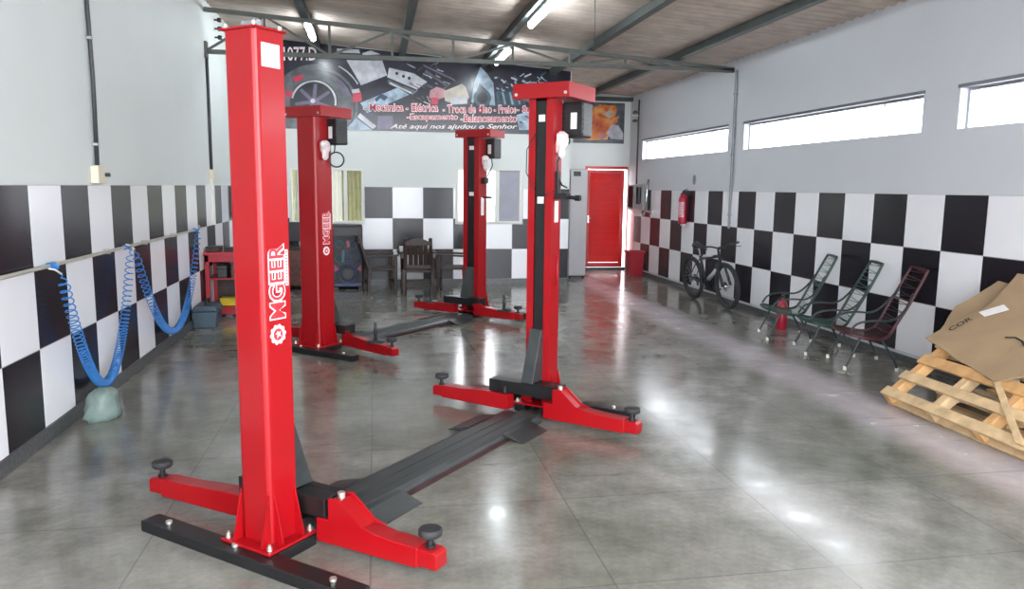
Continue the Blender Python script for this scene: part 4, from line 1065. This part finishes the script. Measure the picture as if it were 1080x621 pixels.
pallet(PT, 1.30, 1.53, [(0, .085, 0), (.20, .085, 0), (.40, .10, 1), (.60, .085, 0), (.80, .085, 1), (1.0, .09, 0), (1.2, .09, 1)], [PINE, PINE2], .13, 4, 8)
br = MB(); br.prism([(.02, .10, .131), (.02, .18, .131), (.62, 1.02, .131), (.62, .94, .131)], (0, 0, .018)); br.build('diagonal_board', PINE, PT, bevel=.002)

def slopeP(s_, y, n):  # along slope, world y, normal offset -> world
    a = math.radians(38.5); return Vector((4.17+s_*math.cos(a)-n*math.sin(a), y, s_*math.sin(a)+n*math.cos(a)))
def cardboard(label, outline, n0, lift, seed, marks=None):
    rr = random.Random(seed); cpt = sum((Vector((s_, y, 0)) for s_, y in outline), Vector())/len(outline)
    org = slopeP(cpt.x, cpt.y, n0); t = thing('cardboard_sheet', label, 'cardboard', org, 0, 'flattened cardboard on the pallet')
    P = []; N = len(outline)
    for i in range(N):
        a, b = outline[i], outline[(i+1) % N]
        for k_ in range(6):
            f = k_/6; P.append((a[0]+(b[0]-a[0])*f+rr.uniform(-.006, .006), a[1]+(b[1]-a[1])*f+rr.uniform(-.006, .006)))
    def h(s_, y): return n0+lift*(s_-cpt.x)+.010*math.sin(y*5+seed)+.006*math.sin(s_*9)
    top = [slopeP(s_, y, h(s_, y)+.007)-org for s_, y in P]; bot = [slopeP(s_, y, h(s_, y))-org for s_, y in P]
    n = len(P); c1 = slopeP(cpt.x, cpt.y, h(cpt.x, cpt.y)+.007)-org; c0 = slopeP(cpt.x, cpt.y, h(cpt.x, cpt.y))-org
    m = MB(); vs = top+bot+[c1, c0]
    area = sum(P[i][0]*P[(i+1) % n][1]-P[(i+1) % n][0]*P[i][1] for i in range(n)); fl = area > 0
    fs = []
    for i in range(n):
        j_ = (i+1) % n
        fs += [(i, j_, 2*n), (n+j_, n+i, 2*n+1), (n+i, n+j_, j_, i)] if fl else [(j_, i, 2*n), (n+i, n+j_, 2*n+1), (i, j_, n+j_, n+i)]
    m.add(vs, fs); m.build('sheet', CARD, t)
    return t, (lambda s_, y, e=.012: slopeP(s_, y, h(s_, y)+e)-org)
cardboard('torn brown cardboard sheet lying lowest on the tilted pallet, against the wall', [(.62, 5.55), (.66, 5.25), (1.40, 4.95), (1.42, 5.62), (1.05, 5.72)], .142, .0, 3)
ct, q = cardboard('large brown cardboard sheet with black print on top of the tilted pallet', [(.62, 5.62), (.42, 4.70), (1.10, 3.80), (1.48, 4.3), (1.50, 5.45), (1.08, 5.40)], .168, .02, 5)
mk = MB()
def stroke(pts, w_):
    for (a, b) in zip(pts, pts[1:]): mk.bar(q(*a), q(*b), w_, .002, 0, up=(-.62, 0, .78))
stroke([(.83, 4.98), (.85, 4.90), (.83, 4.82), (.79, 4.76)], .014)
mk.build('ink_mark', INK, ct); mk = MB(); stroke([(1.16, 4.83), (1.18, 4.72), (1.16, 4.60)], .016)
mk.build('ink_mark', INK, ct)
tm = MB(); ex = (q(.98, 5.36)-q(.74, 5.46)).normalized(); ey = Vector((0, 1, 0)); nn = ex.cross(ey)
ey = (q(.86, 5.50)-q(.83, 5.40)).normalized(); ey = (ey-ex*ey.dot(ex)).normalized()
vs, fs = text_mesh('COR', .19, .055, .02); o_ = q(.74, 5.44, .022)
if ex.cross(ey).z < 0: ey = -ey
tm.add([o_+ex*v[0]+ey*v[1] for v in vs], fs); tm.build('print', INK, ct)
pm = MB(); pm.prism([q(1.00, 5.39, .02), q(.97, 5.30, .02), q(1.10, 5.18, .02), q(1.14, 5.27, .02)], (-.0012, 0, .0016)); pm.build('paper_label', PAPER, ct)

# hanging wire
t = thing('hanging_wire', 'thin dark wire hanging from the roof in front of the truss', 'wire', (2.36, 8.3, roofz(2.36)))
MB().tube([(0, 0, .02), (.004, 0, -.3), (0, 0, -.66)], .005, 6).build('wire', PVCG, t)

# ------------------------------------------------------------------ camera
f_px, yaw, pitch, roll, H = 807.34, .1778, .1392, .0117, 1.7391
fwd = Vector((math.sin(yaw)*math.cos(pitch), math.cos(yaw)*math.cos(pitch), -math.sin(pitch)))
right = Vector((math.cos(yaw), -math.sin(yaw), 0)); up = right.cross(fwd)
r2 = right*math.cos(roll)+up*math.sin(roll); u2 = -right*math.sin(roll)+up*math.cos(roll)
cam = bpy.data.cameras.new('camera'); co = bpy.data.objects.new('camera', cam); COL.objects.link(co)
co.matrix_world = Matrix(((r2.x, u2.x, -fwd.x, 0), (r2.y, u2.y, -fwd.y, 0), (r2.z, u2.z, -fwd.z, H), (0, 0, 0, 1)))
cam.sensor_fit = 'HORIZONTAL'; cam.sensor_width = 36; cam.lens = f_px/1080*36; cam.clip_start = .05; cam.clip_end = 200
sc.camera = co

# ------------------------------------------------------------------ light
w = bpy.data.worlds.new('sky'); sc.world = w; w.use_nodes = True
bg = w.node_tree.nodes['Background']; bg.inputs['Color'].default_value = (.90, .94, 1, 1); bg.inputs['Strength'].default_value = 5.5
sc.view_settings.view_transform = 'Standard'; sc.view_settings.look = 'None'; sc.view_settings.exposure = 1.33; sc.view_settings.gamma = 1
sc.view_settings.use_curve_mapping = False
sc.cycles.max_bounces = 10; sc.cycles.diffuse_bounces = 6; sc.cycles.glossy_bounces = 4; sc.cycles.transparent_max_bounces = 8
sc.cycles.use_denoising = True; sc.cycles.sample_clamp_indirect = 6; sc.cycles.caustics_reflective = False; sc.cycles.caustics_refractive = False
